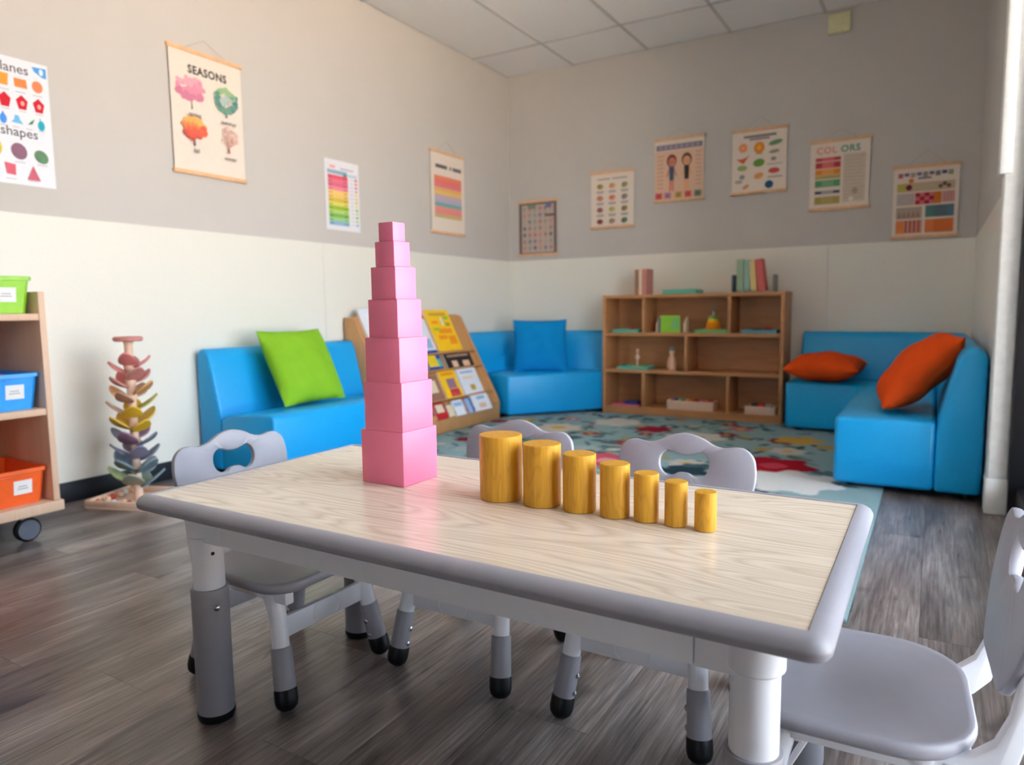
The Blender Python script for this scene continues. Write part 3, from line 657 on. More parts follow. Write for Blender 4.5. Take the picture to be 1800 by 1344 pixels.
face_book('white picture book at the top of the rack left of the tower', 3.08, 3.26, .47, .74, 'b_white', [(.2, .8, .1, .3, 't_slate')])
face_book('white and blue picture book on the top row behind the tower', 3.45, 3.66, .43, .66, 'b_white', [(.1, .9, .1, .4, 'b_lightblue')])
face_book('tall yellow picture book with orange pictures on the top row', 3.69, 3.95, .425, .725, 'b_yellow', [(.15, .4, .66, .74, 't_orange'), (.55, .62, .62, .80, 'b_white'), (.7, .9, .76, .84, 't_lime'), (.7, .88, .60, .68, 'leaf_olive'), (.12, .4, .5, .56, 't_lime'), (.3, .85, .42, .54, 't_orange'), (.2, .55, .28, .38, 't_orange'), (.6, .9, .15, .36, 't_orange'), (.15, .85, .86, .93, 'leaf_gold')])
face_book('blue picture book with a yellow shape beside the tower', 3.51, 3.66, .31, .44, 'b_blue', [(.08, .7, .12, .72, 't_yellow'), (.7, .95, .08, .5, 't_teal')])
face_book('black picture book with pale figures on the second row', 3.705, 4.005, .295, .408, 'b_black', [(.2, .4, .1, .5, 't_skin'), (.6, .85, .1, .45, 't_skin'), (.1, .9, .74, .88, 'leaf_brown')])
face_book('yellow picture book with a purple picture on the third row', 3.565, 3.745, .10, .295, 'b_yellow', [(.3, .8, .34, .68, 'leaf_purple'), (.3, .85, .06, .32, 'b_crimson'), (.45, .75, .05, .18, 't_skin'), (.15, .85, .8, .9, 't_orange')], 0, .002)
face_book('white picture book with gold lettering on the third row', 3.765, 3.985, .103, .30, 'b_white', [(.15, .8, .76, .84, 'b_lightblue'), (.2, .75, .55, .66, 't_cream'), (.4, .65, .14, .34, 'leaf_gold')], 0, .002)
face_book('red picture book low on the rack next to the tower', 3.375, 3.49, -.02, .085, 'b_red', [(.15, .8, .4, .9, 't_cream')], 0, .012)
face_book('small cream picture book on the bottom row of the rack', 3.50, 3.56, -.015, .06, 't_cream', None, 0, .012)
face_book('pale blue booklet on the bottom row of the rack', 3.575, 3.675, -.02, .082, 'b_white', [(.1, .9, .6, .85, 'b_lightblue')], 0, .012)
face_book('narrow striped blue booklet on the bottom row', 3.695, 3.775, -.02, .080, 'b_lightblue', [(0, .12, 0, 1, 'b_red'), (.8, 1, 0, 1, 'b_blue')], 0, .012)
face_book('white picture book with red top edge at the end of the bottom row', 3.79, 3.985, -.02, .105, 'b_white', [(0, 1, .92, 1, 'b_red'), (.3, .75, .62, .78, 'b_lightblue'), (.3, .7, .12, .4, 't_skin')], 0, .012)
face_book('dark red picture book on the third row behind the tower', 3.36, 3.54, .103, .27, 'b_brown', [(.2, .8, .3, .8, 't_cream')], 0, .002)

# ------------------------------------------------------------------ bin cart
CX, CYR = -2.50, 1.205; CL = 1.0
ct = thing('bin_cart', 'light wood shelving cart on casters holding coloured bins', 'cart', (CX, CYR - CL / 2, 0))
DX = -.42; h = CL / 2
for s in (1, -1): bbox('side_panel', (DX, s * h - (.02 if s > 0 else 0), .135), (0, s * h + (0 if s > 0 else .02), .828), 'cart_wood', ct, .002)
bbox('divider', (DX + .01, -.0, .1355), (-.004, .018, .735), 'cart_wood', ct, .002)
bbox('base_board', (DX - .005, -h - .008, .10), (.008, h + .008, .1345), 'cart_wood', ct, .003)
for z0 in (.424, .735):
    bbox('shelf', (DX + .01, -h + .0205, z0), (-.002, h - .0205, z0 + .022), 'cart_wood', ct, .002) if z0 > .7 else [bbox('shelf', (DX + .01, a, z0), (-.002, c, z0 + .022), 'cart_wood', ct, .002) for a, c in ((-h + .0205, -.0005), (.0185, h - .0205))]
bbox('back_panel', (DX + .0005, -h + .0205, .1355), (DX + .0095, h - .0205, .826), 'cart_wood', ct)
for x in (-.075, DX + .06):
    for y in (h - .075, -h + .075):
        c = MB().lathe([(.010, .0), (.034, .002), (.0405, .007), (.0405, .021), (.034, .026), (.010, .028)], 28, (x + .014, y, .0405), (-1, 0, 0)).obj('caster_wheel', 'black_rubber', ct)
        MB().lathe([(.033, 0), (.033, .0016)], 28, (x + .014, y, .0405), (1, 0, 0)).obj('wheel_cap', 'cart_wheel', c)
        MB().box((x - .006, y - .02, .066), (x + .008, y + .012, .0995)).bevel(.004).obj('caster_fork', 't_grey', c)
def bin_(mt, label, y, z, wx=.30, wy=.322, hh=.118, tag_=True):
    """tapered open bin: front at x=0 towards the room"""
    r = thing('storage_bin', label, 'bin', (CX - .018, y, z + .0005))
    def rect(g, zz, tk=0): 
        x0, x1, y0, y1 = -wx + g + tk, -g - tk, -wy / 2 + g + tk, wy / 2 - g - tk; c = .012
        return [(x0 + c, y0, zz), (x1 - c, y0, zz), (x1, y0 + c, zz), (x1, y1 - c, zz), (x1 - c, y1, zz), (x0 + c, y1, zz), (x0, y1 - c, zz), (x0, y0 + c, zz)]
    MB().rings([rect(.018, 0), rect(.006, hh - .012), rect(0, hh - .012), rect(0, hh), rect(.002, hh + .001), rect(.006, hh, .002), rect(.018, .004, .003)]).obj('bin_body', mt, r, smooth=40)
    if tag_:
        o = bbox('paper_label', (0, -.027, -.023), (.0012, .027, .023), 'paper', r); o.location = (-.0115, .086, .060); o.rotation_euler = (0, R(6.5), 0)
        for k, (a, c) in enumerate(((-.014, .012), (-.017, .015))): 
            q = bbox('label_line', (.0013, a, .002 - k * .008), (.0016, c, .0045 - k * .008), 't_grey', o)
        for yy in (-.07, .02): bbox('rim_catch', (.0003, yy - .01, hh - .022), (.003, yy + .01, hh - .0135), mt, r, .001)
        MB().tube((-.004, -.09, hh - .018), (-.004, .06, hh - .018), .003, None, 8).obj('rim_handle', mt, r)
    return r
bin_('bin_green', 'lime green plastic bin with white label on the cart top', 1.022, .757)
bin_('bin_blue', 'bright blue plastic bin with white label on the middle cart shelf', 1.022, .446)
bin_('bin_orange', 'orange plastic bin with white label on the bottom cart shelf', 1.022, .1345)
o = MB().lathe([(.013, 0), (.013, .085), (.016, .09), (.016, .104), (.010, .112), (.003, .115)], 14).obj('toy_peg', 't_red', None, (CX - .06, 1.085, .4512)); tag(o, 'small red toy peeking over the rim of the blue bin', 'toy')

# ------------------------------------------------------------------ toy tree
TT = (-2.715, 1.60)
tt = thing('marble_tree', 'tall wooden marble tree toy with rainbow petal leaves by the left wall', 'toy', (TT[0], TT[1], 0), R(20))
bbox('tray_base', (-.14, -.125, 0), (.14, .125, .010), 'toy_wood', tt, .002)
for a, c in (((-.14, -.125), (.14, -.113)), ((-.14, .113), (.14, .125)), ((-.14, -.1125), (-.128, .1125)), ((.128, -.1125), (.14, .1125))): bbox('tray_side', (a[0], a[1], .0105), (c[0], c[1], .034), 'toy_wood', tt, .002)
MB().lathe([(.020, .0105), (.0165, .06), (.0155, .63), (.019, .645)], 16).obj('trunk', 'toy_wood', tt)
MB().lathe([(.048, .6455), (.053, .650), (.053, .660), (.048, .664), (.02, .664)], 28).obj('top_dish', 'leaf_rose', tt)
def petal(mat, ang_, z0, L=.108, wd=.032, lift=38):
    vs = MB(); n = 12; d = Vector((math.cos(ang_) * math.cos(R(lift)), math.sin(ang_) * math.cos(R(lift)), math.sin(R(lift)))); sd = Vector((-math.sin(ang_), math.cos(ang_), 0)); nn = d.cross(sd) * -1
    top, bot = [], []
    for i in range(2 * n):
        a = 2 * math.pi * i / (2 * n); u = .5 - .5 * math.cos(a); q = math.sin(a) * (math.sin(math.pi * u ** .8) ** .15 if 0 < u < 1 else 0) * wd
        p = Vector((0, 0, z0)) + d * (.010 + u * L) + sd * q; cup = nn * (.010 * (1 - (q / wd) ** 2)) * -1
        top.append(p + nn * .004 + nn * (abs(q) / wd) ** 2 * .008); bot.append(p - nn * .004 + nn * (abs(q) / wd) ** 2 * .008)
    vs.rings([[tuple(p) for p in bot], [tuple(p) for p in top]]); return vs.bevel(.002, 1).obj('petal', mat, tt)
levels = ['leaf_red leaf_red leaf_rose', 'leaf_rose leaf_rose leaf_red', 'leaf_orange leaf_brown leaf_orange', 'leaf_olive leaf_yellow leaf_brown', 'leaf_gold leaf_yellow leaf_gold', 'leaf_purple leaf_navy leaf_purple', 'leaf_violet leaf_navy leaf_violet', 'leaf_blue leaf_teal leaf_teal', 'leaf_green leaf_sage leaf_teal']
for k, lv in enumerate(levels):
    z0 = .545 - k * .0585; gr = 1 + .035 * k
    c4 = lv.split(); c4 = [c4[0], c4[1], c4[2], c4[1]]
    for i, mt in enumerate(c4):
        petal(mt, R(-60 + 90 * i + 33 * k), z0 - .010 * i, (.092 - .010 * (i % 2)) * gr, .031 * gr, 35)
    bb = MB().lathe([(.0205, z0 - .012), (.0215, z0 - .006), (.0205, z0 + .008)], 14).obj('trunk_ring', 'toy_wood', tt)
brg = random.Random(3)
for k in range(14):
    a = brg.uniform(0, 6.28); rr = brg.uniform(.055, .10); px, py = max(-.11, min(.11, 1.1 * rr * math.cos(a))), max(-.098, min(.098, rr * math.sin(a)))
    if k < 7: px, py = -.105 + .035 * k, -.095 + (.012 if k % 2 else 0)
    elif k < 12: px, py = -.108 + (.01 if k % 2 else 0), -.05 + .035 * (k - 7)
    else: px, py = .10 - .04 * (k - 12), .09
    c, s = math.cos(R(20)), math.sin(R(20)); mt = ('t_red', 'toy_wood', 'b_white', 't_skin')[k % 4]
    pr = [(.0115 * math.sin(math.pi * j / 8) + .0004, .0115 - .0115 * math.cos(math.pi * j / 8)) for j in range(9)]
    o = MB().lathe(pr, 14).obj('wooden_ball', mt, None, (TT[0] + px * c - py * s, TT[1] + px * s + py * c, .0106)); tag(o, 'small %s ball in the tray of the marble tree' % ('red', 'natural wood', 'white', 'pale pink')[k % 4], 'ball', 'balls in the marble tree tray')

# ------------------------------------------------------------------ posters
class Print:
    def __init__(s): s.v, s.f, s.c, s.k, s.fx = [], [], [], 0, None
    def poly(s, pts, col):
        z = .0003 + .00005 * s.k; s.k += 1; n = len(s.v); s.v += [(s.fx(p[0]) if s.fx else p[0], p[1], z) for p in pts]; s.f.append(tuple(range(n, n + len(pts)))); s.c.append(rgb(*col))
    def rect(s, x0, y0, x1, y1, col): s.poly([(x0, y0), (x1, y0), (x1, y1), (x0, y1)], col)
    def oval(s, x, y, a, b, col, rot=0, n=14, a0=0, a1=360):
        c, q = math.cos(rot), math.sin(rot); P = []
        for i in range(n + (0 if a1 - a0 == 360 else 1)):
            t_ = R(a0 + (a1 - a0) * i / n); u, v = a * math.cos(t_), b * math.sin(t_); P.append((x + u * c - v * q, y + u * q + v * c))
        s.poly(P, col)
    def ngon(s, x, y, r, n, col, ph=90): s.poly([(x + r * math.cos(R(ph + 360 * i / n)), y + r * math.sin(R(ph + 360 * i / n))) for i in range(n)], col)
    def line(s, x0, y0, x1, y1, w, col):
        d = Vector((x1 - x0, y1 - y0)); n = Vector((-d.y, d.x)).normalized() * w / 2; s.poly([(x0 - n.x, y0 - n.y), (x1 - n.x, y1 - n.y), (x1 + n.x, y1 + n.y), (x0 + n.x, y0 + n.y)], col)
    def text(s, txt, cx, y, size, col, bold=0.0, sx=1.0, space=1.0):
        cu = bpy.data.curves.new('t', 'FONT'); cu.body = txt; cu.size = size; cu.align_x = 'CENTER'; cu.offset = bold; cu.resolution_u = 3; cu.space_character = space
        ob = bpy.data.objects.new('t', cu); COL.objects.link(ob); dg = bpy.context.evaluated_depsgraph_get(); dg.update(); me = ob.evaluated_get(dg).to_mesh()
        z = .0003 + .00005 * s.k; s.k += 1; n = len(s.v); s.v += [(cx + v.co.x * sx, y + v.co.y, z) for v in me.vertices]
        for p in me.polygons: s.f.append(tuple(n + i for i in p.vertices)); s.c.append(rgb(*col))
        ob.evaluated_get(dg).to_mesh_clear(); bpy.data.objects.remove(ob); bpy.data.curves.remove(cu)
    def build(s, parent):
        me = bpy.data.meshes.new('print'); me.from_pydata(s.v, [], s.f); ca = me.color_attributes.new('ink', 'FLOAT_COLOR', 'CORNER'); data = []
        for p in me.polygons: data += list(s.c[p.index]) * p.loop_total
        ca.data.foreach_set('color', data); me.update(); return link('print', me, 'print', parent)
def poster(label, wall, a, z0, wd, ht, draw, rods=True, paper='poster_cream', cord=.06, curl=0.0):
    """a: lower-left corner along the wall as the viewer sees it"""
    if wall == 'left': loc = (XW, a + wd / 2, z0); rot = (R(90), 0, R(90))
    else: loc = (a + wd / 2, YW, z0); rot = (R(90), 0, 0)
    r = thing('poster', label, 'poster', loc); r.rotation_euler = rot
    off = .010 if rods else .002
    pp = bbox('paper', (-wd / 2 + (.004 if rods else 0), 0.004 if rods else 0, off), (wd / 2 - (.004 if rods else 0), ht - (.004 if rods else 0), off + .0012), paper, r)
    if rods:
        for y in (0, ht - .018): bbox('hanging_rod', (-wd / 2 - .004, y, .004), (wd / 2 + .004, y + .018, .0095), 'rod_wood', r, .002); bbox('hanging_rod', (-wd / 2 - .004, y, .0116), (wd / 2 + .004, y + .018, .018), 'rod_wood', r, .002)
        b = MB(); b.tube((-wd * .28, ht, .008), (0, ht + cord, .004), .0011, None, 6); b.tube((0, ht + cord, .004), (wd * .28, ht, .008), .0011, None, 6); b.obj('hanging_cord', 'cord', r)
    P = Print(); draw(P, wd, ht); o = P.build(pp); o.location = (0, 0, off + .0012); return r
GREY = (110, 110, 116)
def d_shapes(P, W, H):
    L = W / 2; H0 = H
    P.text('planes', L - .128, H * .885, .048, (80, 80, 86), .0004)
    P.text('shapes', L - .115, H * .385, .048, (80, 80, 86), .0004)
    P.fx = lambda x: L - (L - x) * .74
    P.poly([(L - .075, H * .965), (L - .008, H * .972), (L - .008, H * .89), (L - .03, H * .895), (L - .065, H * .93)], (70, 140, 206)); P.oval(L - .032, H * .935, .010, .012, (226, 236, 246))
    for k in range(6):
        x = L - .055 - k * .078
        c = [(226, 128, 90), (226, 128, 70), (232, 150, 60), (236, 170, 50), (236, 190, 60), (240, 200, 70)][k]
        if k == 0: P.oval(x, H * .81, .026, .022, c)
        elif k == 1: P.poly([(x - .028, H * .775), (x + .03, H * .775), (x + .027, H * .845), (x - .03, H * .845)], c)
        else: P.poly([(x - .022, H * .77), (x + .018, H * .77), (x + .024, H * .865), (x - .024, H * .865)], c)
        P.rect(x - .025, H * .735, x + .022, H * .741, (180, 176, 186))
        P.ngon(x, H * .655, .029, 5, (176, 24, 44)); 
        if k < 2: P.oval(x + .002, H * .652, .009, .009, (236, 170, 160))
        P.rect(x - .018, H * .585, x + .018, H * .591, (186, 182, 192))
    P.oval(L - .05, H * .50, .017, .019, (30, 150, 176)); P.line(L - .053, H * .53, L - .055, H * .56, .004, (60, 150, 170))
    P.poly([(L - .115, H * .49), (L - .092, H * .50), (L - .08, H * .545), (L - .098, H * .522)], (70, 130, 90))
    P.poly([(L - .190, H * .49), (L - .135, H * .485), (L - .148, H * .515), (L - .155, H * .55), (L - .172, H * .55), (L - .176, H * .515)], (100, 170, 220))
    P.oval(L - .225, H * .505, .016, .018, (60, 130, 214)); P.ngon(L - .225, H * .535, .014, 3, (60, 130, 214)); P.oval(L - .29, H * .505, .016, .018, (60, 90, 200))
    for k in range(4): P.rect(L - .065 - k * .06, H * .452, L - .035 - k * .06, H * .457, (180, 176, 186))
    P.oval(L - .062, H * .245, .034, .024, (84, 124, 96), -.25); P.oval(L - .165, H * .265, .037, .030, (132, 96, 120), -.2); P.oval(L - .275, H * .275, .034, .034, (216, 196, 70))
    for x in (L - .06, L - .165): P.rect(x - .025, H * .175, x + .025, H * .181, (186, 182, 192))
    P.poly([(L - .228, H * .075), (L - .188, H * .07), (L - .186, H * .155), (L - .236, H * .165)], (200, 96, 116)); P.ngon(L - .105, H * .085, .036, 3, (186, 96, 116)); P.oval(L - .29, H * .11, .03, .03, (210, 110, 90))
    for x in (L - .21, L - .105): P.rect(x - .025, H * .035, x + .022, H * .041, (190, 186, 196))
def blob(P, cx, cy, a, b, cols, n=46, s=.017, seed=1, hollow=False):
    r = random.Random(seed)
    for i in range(n):
        t_ = r.uniform(0, 6.28); q = r.uniform(.55 if hollow else 0, 1) ** .6
        x, y = cx + a * q * math.cos(t_), cy + b * q * math.sin(t_)
        k = min(len(cols) - 1, int((1 - (y - cy + b) / (2 * b)) * len(cols) + r.uniform(-.5, .5))) if len(cols) > 1 else 0
        P.oval(x, y, s * r.uniform(.6, 1.2), s * r.uniform(.5, 1.), cols[max(0, k)], r.uniform(0, 3), 9)
def trunk(P, x, y0, y1, w, col, spread=.03):
    P.poly([(x - w, y0), (x + w, y0), (x + w * .5, y1), (x - w * .5, y1)], col)
    for a in (-1, -.4, .5, 1): P.line(x, y1 - .005, x + a * spread, y1 + .032 - abs(a) * .006, w * .6, col)
def d_seasons(P, W, H):
    P.text('SEASONS', 0.005, H * .812, .050, (36, 34, 38), .0018, .92, 1.1)
    x0, x1 = -W * .235, W * .235
    trunk(P, x0 + .005, H * .525, H * .60, .004, (84, 66, 74)); blob(P, x0, H * .69, .072, .05, [(228, 164, 180), (216, 144, 166), (198, 122, 150)], 60, .017, 3)
    trunk(P, x1 + .005, H * .525, H * .575, .005, (70, 72, 84)); blob(P, x1 + .005, H * .66, .060, .052, [(140, 176, 130), (84, 132, 126), (74, 112, 124), (96, 140, 126)], 60, .015, 4, True); blob(P, x1 + .005, H * .66, .03, .02, [(176, 196, 190)], 10, .014, 8)
    trunk(P, x0 + .005, H * .235, H * .305, .005, (80, 60, 70)); blob(P, x0 + .002, H * .372, .062, .044, [(236, 176, 100), (226, 130, 80), (200, 92, 74), (184, 80, 74)], 60, .016, 5)
    r = random.Random(9); P.poly([(x1 + .005 - .006, H * .225), (x1 + .011, H * .225), (x1 + .007, H * .29), (x1 + .003, H * .29)], (150, 96, 88))
    for i in range(26):
        a = R(r.uniform(25, 155)); L = r.uniform(.05, .10); P.line(x1 + .005, H * .27, x1 + .005 + .75 * L * math.cos(a), H * .27 + L * math.sin(a), .0016, (206, 160, 150)); 
        P.oval(x1 + .005 + .75 * L * math.cos(a), H * .27 + L * math.sin(a), .006, .006, (222, 184, 174), 0, 7)
    for t_, x, y in (('spring', x0 + .01, .465), ('summer', x1 + .01, .462), ('fall', x0 + .01, .175), ('winter', x1 + .01, .165)): P.text(t_, x, H * y, .026, (90, 86, 90), .0003)
def d_chart(P, W, H):
    P.rect(-W * .36, H * .88, -W * .2, H * .92, (240, 170, 160)); P.rect(-W * .05, H * .875, W * .34, H * .90, (190, 190, 196))
    P.rect(-W * .43, H * .80, W * .15, H * .855, (140, 170, 190)); P.rect(W * .02, H * .785, W * .14, H * .82, (84, 130, 156)); P.rect(W * .17, H * .79, W * .44, H * .83, (196, 210, 222))
    cols = [(208, 84, 104), (216, 116, 138), (206, 104, 128), (226, 140, 160), (240, 204, 110), (236, 196, 130), (206, 184, 60), (222, 212, 120), (140, 176, 50), (176, 206, 120), (110, 166, 80), (150, 196, 140), (130, 170, 206)]
    hh = (.785 - .07) / len(cols)
    for i, c in enumerate(cols):
        y1 = H * (.785 - i * hh); y0 = H * (.785 - (i + 1) * hh)
        P.rect(-W * .42, y0, W * .16, y1, c); d = tuple(int(q * .82) for q in c); P.rect(-W * .42, y0 + .004, -W * .30, y1 - .008, d); P.rect(W * .02, y0 + .004, W * .13, y1 - .008, d); P.rect(W * .37, y0 + .005, W * .44, y1 - .004, c)
        P.rect(W * .22, y0 + .008, W * .33, y0 + .013, (206, 206, 214))
def d_stripes(P, W, H):
    for (a, b) in ((-.36, -.02), (.05, .10), (.14, .40)): P.rect(W * a, H * .79, W * b, H * .835, (96, 90, 94))
    cols = [(220, 128, 104), (216, 116, 108), (214, 120, 128), (222, 172, 116), (226, 190, 110), (190, 176, 186), (186, 172, 200), (110, 166, 164), (220, 146, 140), (224, 140, 136), (196, 176, 120)]
    for i, c in enumerate(cols): P.rect(-W * .40, H * (.70 - (i + 1) * .046), W * .40, H * (.70 - i * .046), c)
def d_alpha(P, W, H):
    P.rect(-W * .48, H * .02, W * .48, H * .96, (112, 100, 98)); P.rect(-W * .40, H * .06, W * .40, H * .92, (190, 176, 168))
    r = random.Random(5)
    for j in range(7):
        for i in range(6):
            x, y = -W * .33 + i * W * .132, H * (.12 + j * .118)
            P.oval(x, y + .012, .015, .016, r.choice([(200, 120, 110), (176, 130, 110), (150, 160, 140), (130, 130, 150), (206, 140, 120), (180, 170, 150), (110, 110, 110)]), r.uniform(0, 3), 8); P.rect(x - .012, y - .012, x + .012, y - .008, (150, 140, 140))
    P.oval(W * .28, H * .90, .026, .022, (100, 116, 150)); P.oval(-W * .14, H * .89, .04, .018, (120, 140, 120)); P.rect(W * .2, H * .70, W * .44, H * .74, (90, 84, 88))
def d_grid(P, W, H):
    P.rect(-W * .34, H * .855, -W * .05, H * .878, (170, 158, 150)); P.rect(W * .0, H * .855, W * .34, H * .878, (170, 158, 150))
    cols = [(170, 140, 70), (214, 160, 110), (160, 150, 90), (206, 130, 110), (222, 130, 110), (150, 140, 130), (160, 100, 90), (200, 190, 110), (160, 130, 80), (140, 80, 72), (170, 146, 120), (110, 130, 100)]
    k = 0
    for j in range(4):
        for i in range(3):
            x, y = -W * .28 + i * W * .28, H * (.74 - j * .205); c = cols[k]; k += 1
            P.oval(x, y, .026, .020, c, .2 * i, 10); P.oval(x - .01, y + .008, .012, .01, tuple(int(q * .85) for q in c), 0, 8)
            P.rect(x - .030, y - .040, x + .030, y - .033, (140, 136, 140)); P.rect(x - .024, y - .050, x + .026, y - .044, (160, 156, 158))
def d_body(P, W, H):
    P.rect(-W * .5 + .006, H * .05, W * .5 - .006, H * .80, (226, 190, 164)); P.rect(-W * .46, H * .815, W * .46, H * .90, (136, 124, 138))
    for k in range(8): P.rect(-W * .40 + k * W * .105, H * .835, -W * .34 + k * W * .105, H * .88, (168, 160, 172))
    for sx, hair, skin, suit in ((-.145, (120, 60, 52), (206, 130, 110), (70, 90, 120)), (.155, (84, 56, 44), (232, 170, 130), (60, 56, 56))):
        x = W * sx
        P.oval(x, H * .645, .036, .045, hair); P.oval(x + (.002 if sx < 0 else 0), H * .625, .026, .032, skin); P.rect(x - .006, H * .545, x + .006, H * .60, skin)
        for q in (-1, 1): P.oval(x + q * .009, H * .632, .003, .004, (60, 44, 40), 0, 8); P.line(x + q * .012, H * .53, x + q * .036, H * .40, .011, skin); P.line(x + q * .008, H * .35, x + q * .010, H * .17, .013, skin)
        P.poly([(x - .018, H * .555), (x + .018, H * .555), (x + .015, H * .34), (x - .015, H * .34)], suit); P.oval(x, H * .598, .008, .003, (190, 90, 84), 0, 8)
    for k in range(9): P.rect(-W * .43, H * (.72 - k * .062), -W * .31, H * (.733 - k * .062), (186, 140, 124)); P.rect(W * .33, H * (.74 - k * .062), W * .44, H * (.753 - k * .062), (176, 150, 146))
    for x, c in ((-.40, (206, 96, 96)), (-.22, (188, 140, 168)), (.0, (196, 160, 96)), (.19, (208, 100, 96)), (.38, (120, 144, 128))): P.rect(W * x - .025, H * .055, W * x + .025, H * .155, c); P.oval(W * x, H * .105, .014, .014, tuple(int(q * .8) for q in c), 0, 9)
def d_veg(P, W, H):
    P.rect(-W * .28, H * .865, W * .30, H * .90, (120, 108, 112)); P.rect(-W * .18, H * .825, W * .18, H * .855, (140, 128, 130))
    P.oval(-W * .29, H * .72, .028, .030, (226, 140, 90)); P.oval(-W * .29, H * .72, .012, .013, (236, 170, 110)); P.oval(0, H * .70, .034, .038, (224, 140, 50)); P.oval(0, H * .70, .016, .018, (240, 180, 60))
    P.oval(W * .29, H * .755, .045, .016, (120, 150, 112), .2); P.oval(W * .27, H * .62, .034, .012, (150, 148, 120), .1)
    P.poly([(-W * .42, H * .555), (-W * .28, H * .47), (-W * .17, H * .60), (-W * .24, H * .57), (-W * .32, H * .55)], (206, 96, 50)); P.oval(0, H * .47, .037, .026, (110, 156, 72), .15); P.oval(-W * .30, H * .41, .033, .018, (140, 170, 100))
    P.oval(W * .26, H * .51, .018, .013, (150, 144, 140)); P.rect(W * .14, H * .425, W * .42, H * .44, (170, 166, 156)); P.oval(W * .27, H * .33, .036, .018, (196, 84, 72)); P.oval(0, H * .27, .032, .020, (222, 156, 96), .3)
    P.oval(-W * .30, H * .27, .018, .016, (150, 146, 146)); P.oval(-W * .36, H * .20, .026, .012, (176, 170, 164)); P.oval(-W * .23, H * .115, .024, .012, (210, 150, 104), .5); P.rect(W * .16, H * .225, W * .42, H * .245, (160, 156, 150)); P.oval(W * .19, H * .125, .027, .026, (30, 84, 124))
    P.rect(-W * .05, H * .60, W * .06, H * .615, (160, 150, 146))
def d_colors(P, W, H):
    P.text('COL', -W * .22, H * .81, .056, (220, 140, 126), .0012, 1.0, 1.1); P.text('ORS', W * .17, H * .81, .056, (96, 150, 124), .0016, 1.0, 1.1)
    for c, y0, y1, d in (((214, 110, 108), .70, .755, (170, 70, 74)), ((214, 116, 116), .60, .69, (170, 60, 70)), ((228, 164, 90), .505, .59, (214, 140, 50)), ((176, 160, 110), .45, .50, (186, 166, 96)), ((124, 170, 130), .335, .435, (86, 150, 104)), ((170, 166, 176), .235, .285, (70, 60, 76)), ((186, 170, 110), .09, .20, (176, 160, 90))):
        P.rect(-W * .40, H * y0, W * .02, H * y1, c); P.rect(-W * .40, H * y0 + .004, -W * .29, H * y1 - .004, d); P.rect(-W * .09, H * y0 + .004, W * .015, H * y1 - .004, d)
    for k in range(13): P.rect(W * .07, H * (.73 - k * .052), W * (.38 if k % 3 else .43), H * (.738 - k * .052), (190, 172, 156))
    P.rect(W * .06, H * .10, W * .42, H * .78, (214, 198, 182)); 
    for k in range(13): P.rect(W * .09, H * (.73 - k * .048), W * (.36 if k % 3 else .40), H * (.74 - k * .048), (188, 172, 156))
    P.oval(W * .26, H * .25, .018, .02, (176, 164, 136)); P.oval(W * .20, H * .14, .014, .014, (236, 228, 214))
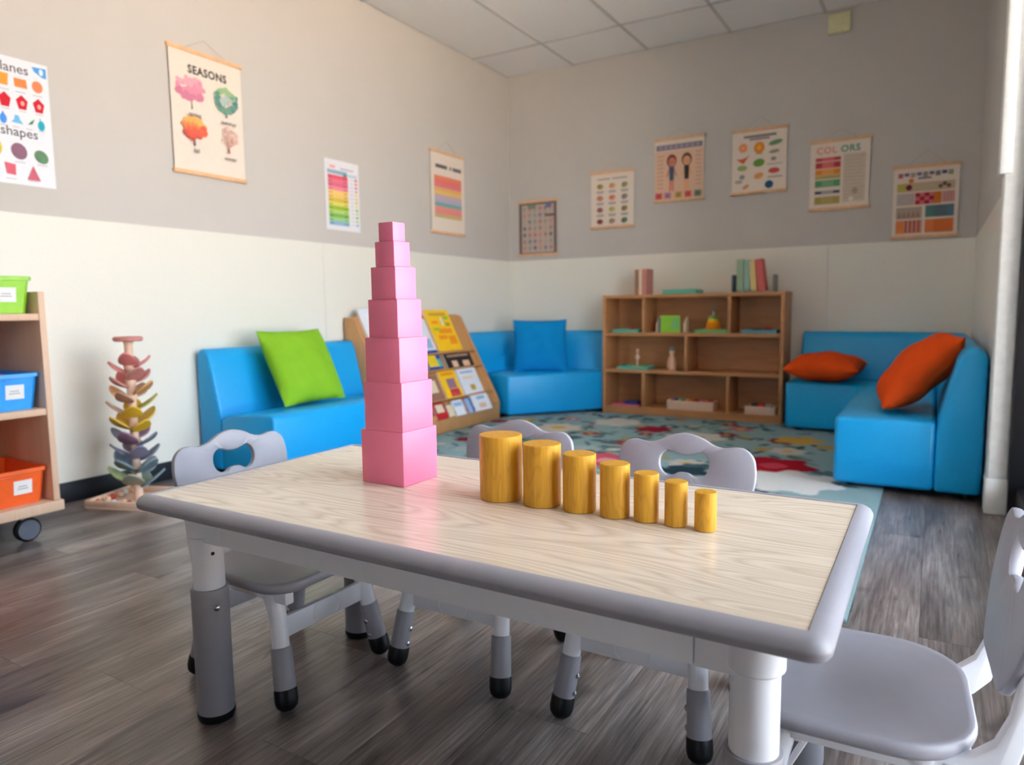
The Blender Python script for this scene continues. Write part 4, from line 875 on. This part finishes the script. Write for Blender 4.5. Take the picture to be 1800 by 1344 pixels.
def d_pattern(P, W, H):
    for k in range(9): P.rect(-W * .42 + k * W * .093, H * .835 + (.008 if k % 2 else 0), -W * .345 + k * W * .093, H * .90, [(170, 96, 116), (120, 96, 128), (176, 160, 140), (120, 104, 132), (150, 140, 140), (112, 98, 120), (130, 116, 136), (96, 80, 110), (150, 160, 120)][k])
    P.rect(-W * .12, H * .805, W * .08, H * .83, (120, 104, 130)); P.oval(-W * .22, H * .79, .014, .014, (214, 110, 60))
    P.rect(-W * .43, H * .64, W * .43, H * .76, (196, 178, 150)); P.rect(-W * .43, H * .66, -W * .30, H * .75, (190, 176, 80)); P.oval(-W * .25, H * .70, .017, .018, (104, 24, 36)); 
    for x, y in ((.22, .69), (.28, .72), (.34, .69)): P.oval(W * x, H * y, .012, .012, (110, 80, 60), 0, 9)
    P.rect(-W * .43, H * .46, -W * .16, H * .62, (190, 176, 172)); P.rect(-W * .15, H * .46, W * .13, H * .62, (160, 20, 40))
    for i in range(4):
        for j in range(3):
            if (i + j) % 2: P.rect(-W * .15 + i * W * .07, H * (.46 + j * .0533), -W * .08 + i * W * .07, H * (.5133 + j * .0533), (206, 120, 128))
    P.rect(W * .13, H * .46, W * .24, H * .62, (206, 116, 50)); P.rect(W * .25, H * .47, W * .43, H * .62, (196, 130, 130))
    for i in range(4): P.rect(W * (.265 + i * .042), H * .47, W * (.28 + i * .042), H * .62, (214, 176, 170))
    P.rect(-W * .43, H * .27, -W * .04, H * .43, (176, 160, 150)); 
    for i in range(5): P.poly([(-W * .41 + i * W * .07, H * .29), (-W * .35 + i * W * .07, H * .29), (-W * .38 + i * W * .07, H * .38)], (160, 120, 84))
    P.rect(W * .01, H * .28, W * .43, H * .44, (84, 130, 124)); P.rect(W * .14, H * .28, W * .33, H * .44, (90, 110, 120)); P.rect(W * .33, H * .28, W * .43, H * .44, (84, 120, 136))
    P.rect(-W * .43, H * .07, -W * .03, H * .25, (206, 150, 130)); P.rect(-W * .42, H * .07, -W * .31, H * .25, (220, 130, 66))
    for i in range(4): P.rect(W * (-.29 + i * .064), H * .08, W * (-.26 + i * .064), H * .25, (150, 70, 66))
    P.rect(W * .01, H * .07, W * .43, H * .25, (196, 106, 56)); P.rect(W * .01, H * .07, W * .14, H * .25, (216, 120, 70))
poster('white shapes chart cut off by the left edge of the picture', 'left', 1.505 - .37, 1.240, .37, .46, d_shapes, False, 'poster_white')
poster('seasons poster with four painted trees on wooden rods', 'left', 2.010, 1.386, .386, .560, d_seasons)
poster('small white chart with red to blue rainbow rows', 'left', 2.937, 1.216, .272, .393, d_chart, False, 'poster_white')
poster('hanging poster with muted rainbow stripes nearest the room corner on the left wall', 'left', 3.900, 1.278, .400, .560, d_stripes, cord=.08)
poster('dark bordered picture chart beside the room corner on the back wall', 'back', -2.888, 1.168, .354, .430, d_alpha, cord=.03)
poster('hanging poster with twelve small pictures in a grid', 'back', -2.255, 1.340, .346, .415, d_grid)
poster('hanging poster with two drawn children and a grey title band', 'back', -1.760, 1.490, .358, .440, d_body)
poster('hanging poster of orange, green and blue foods', 'back', -1.219, 1.496, .356, .420, d_veg, cord=.075)
poster('hanging COLORS poster with coloured bars', 'back', -.727, 1.350, .350, .435, d_colors)
poster('rightmost hanging poster with patchwork of coloured patterns', 'back', -.252, 1.146, .346, .430, d_pattern, cord=.085)
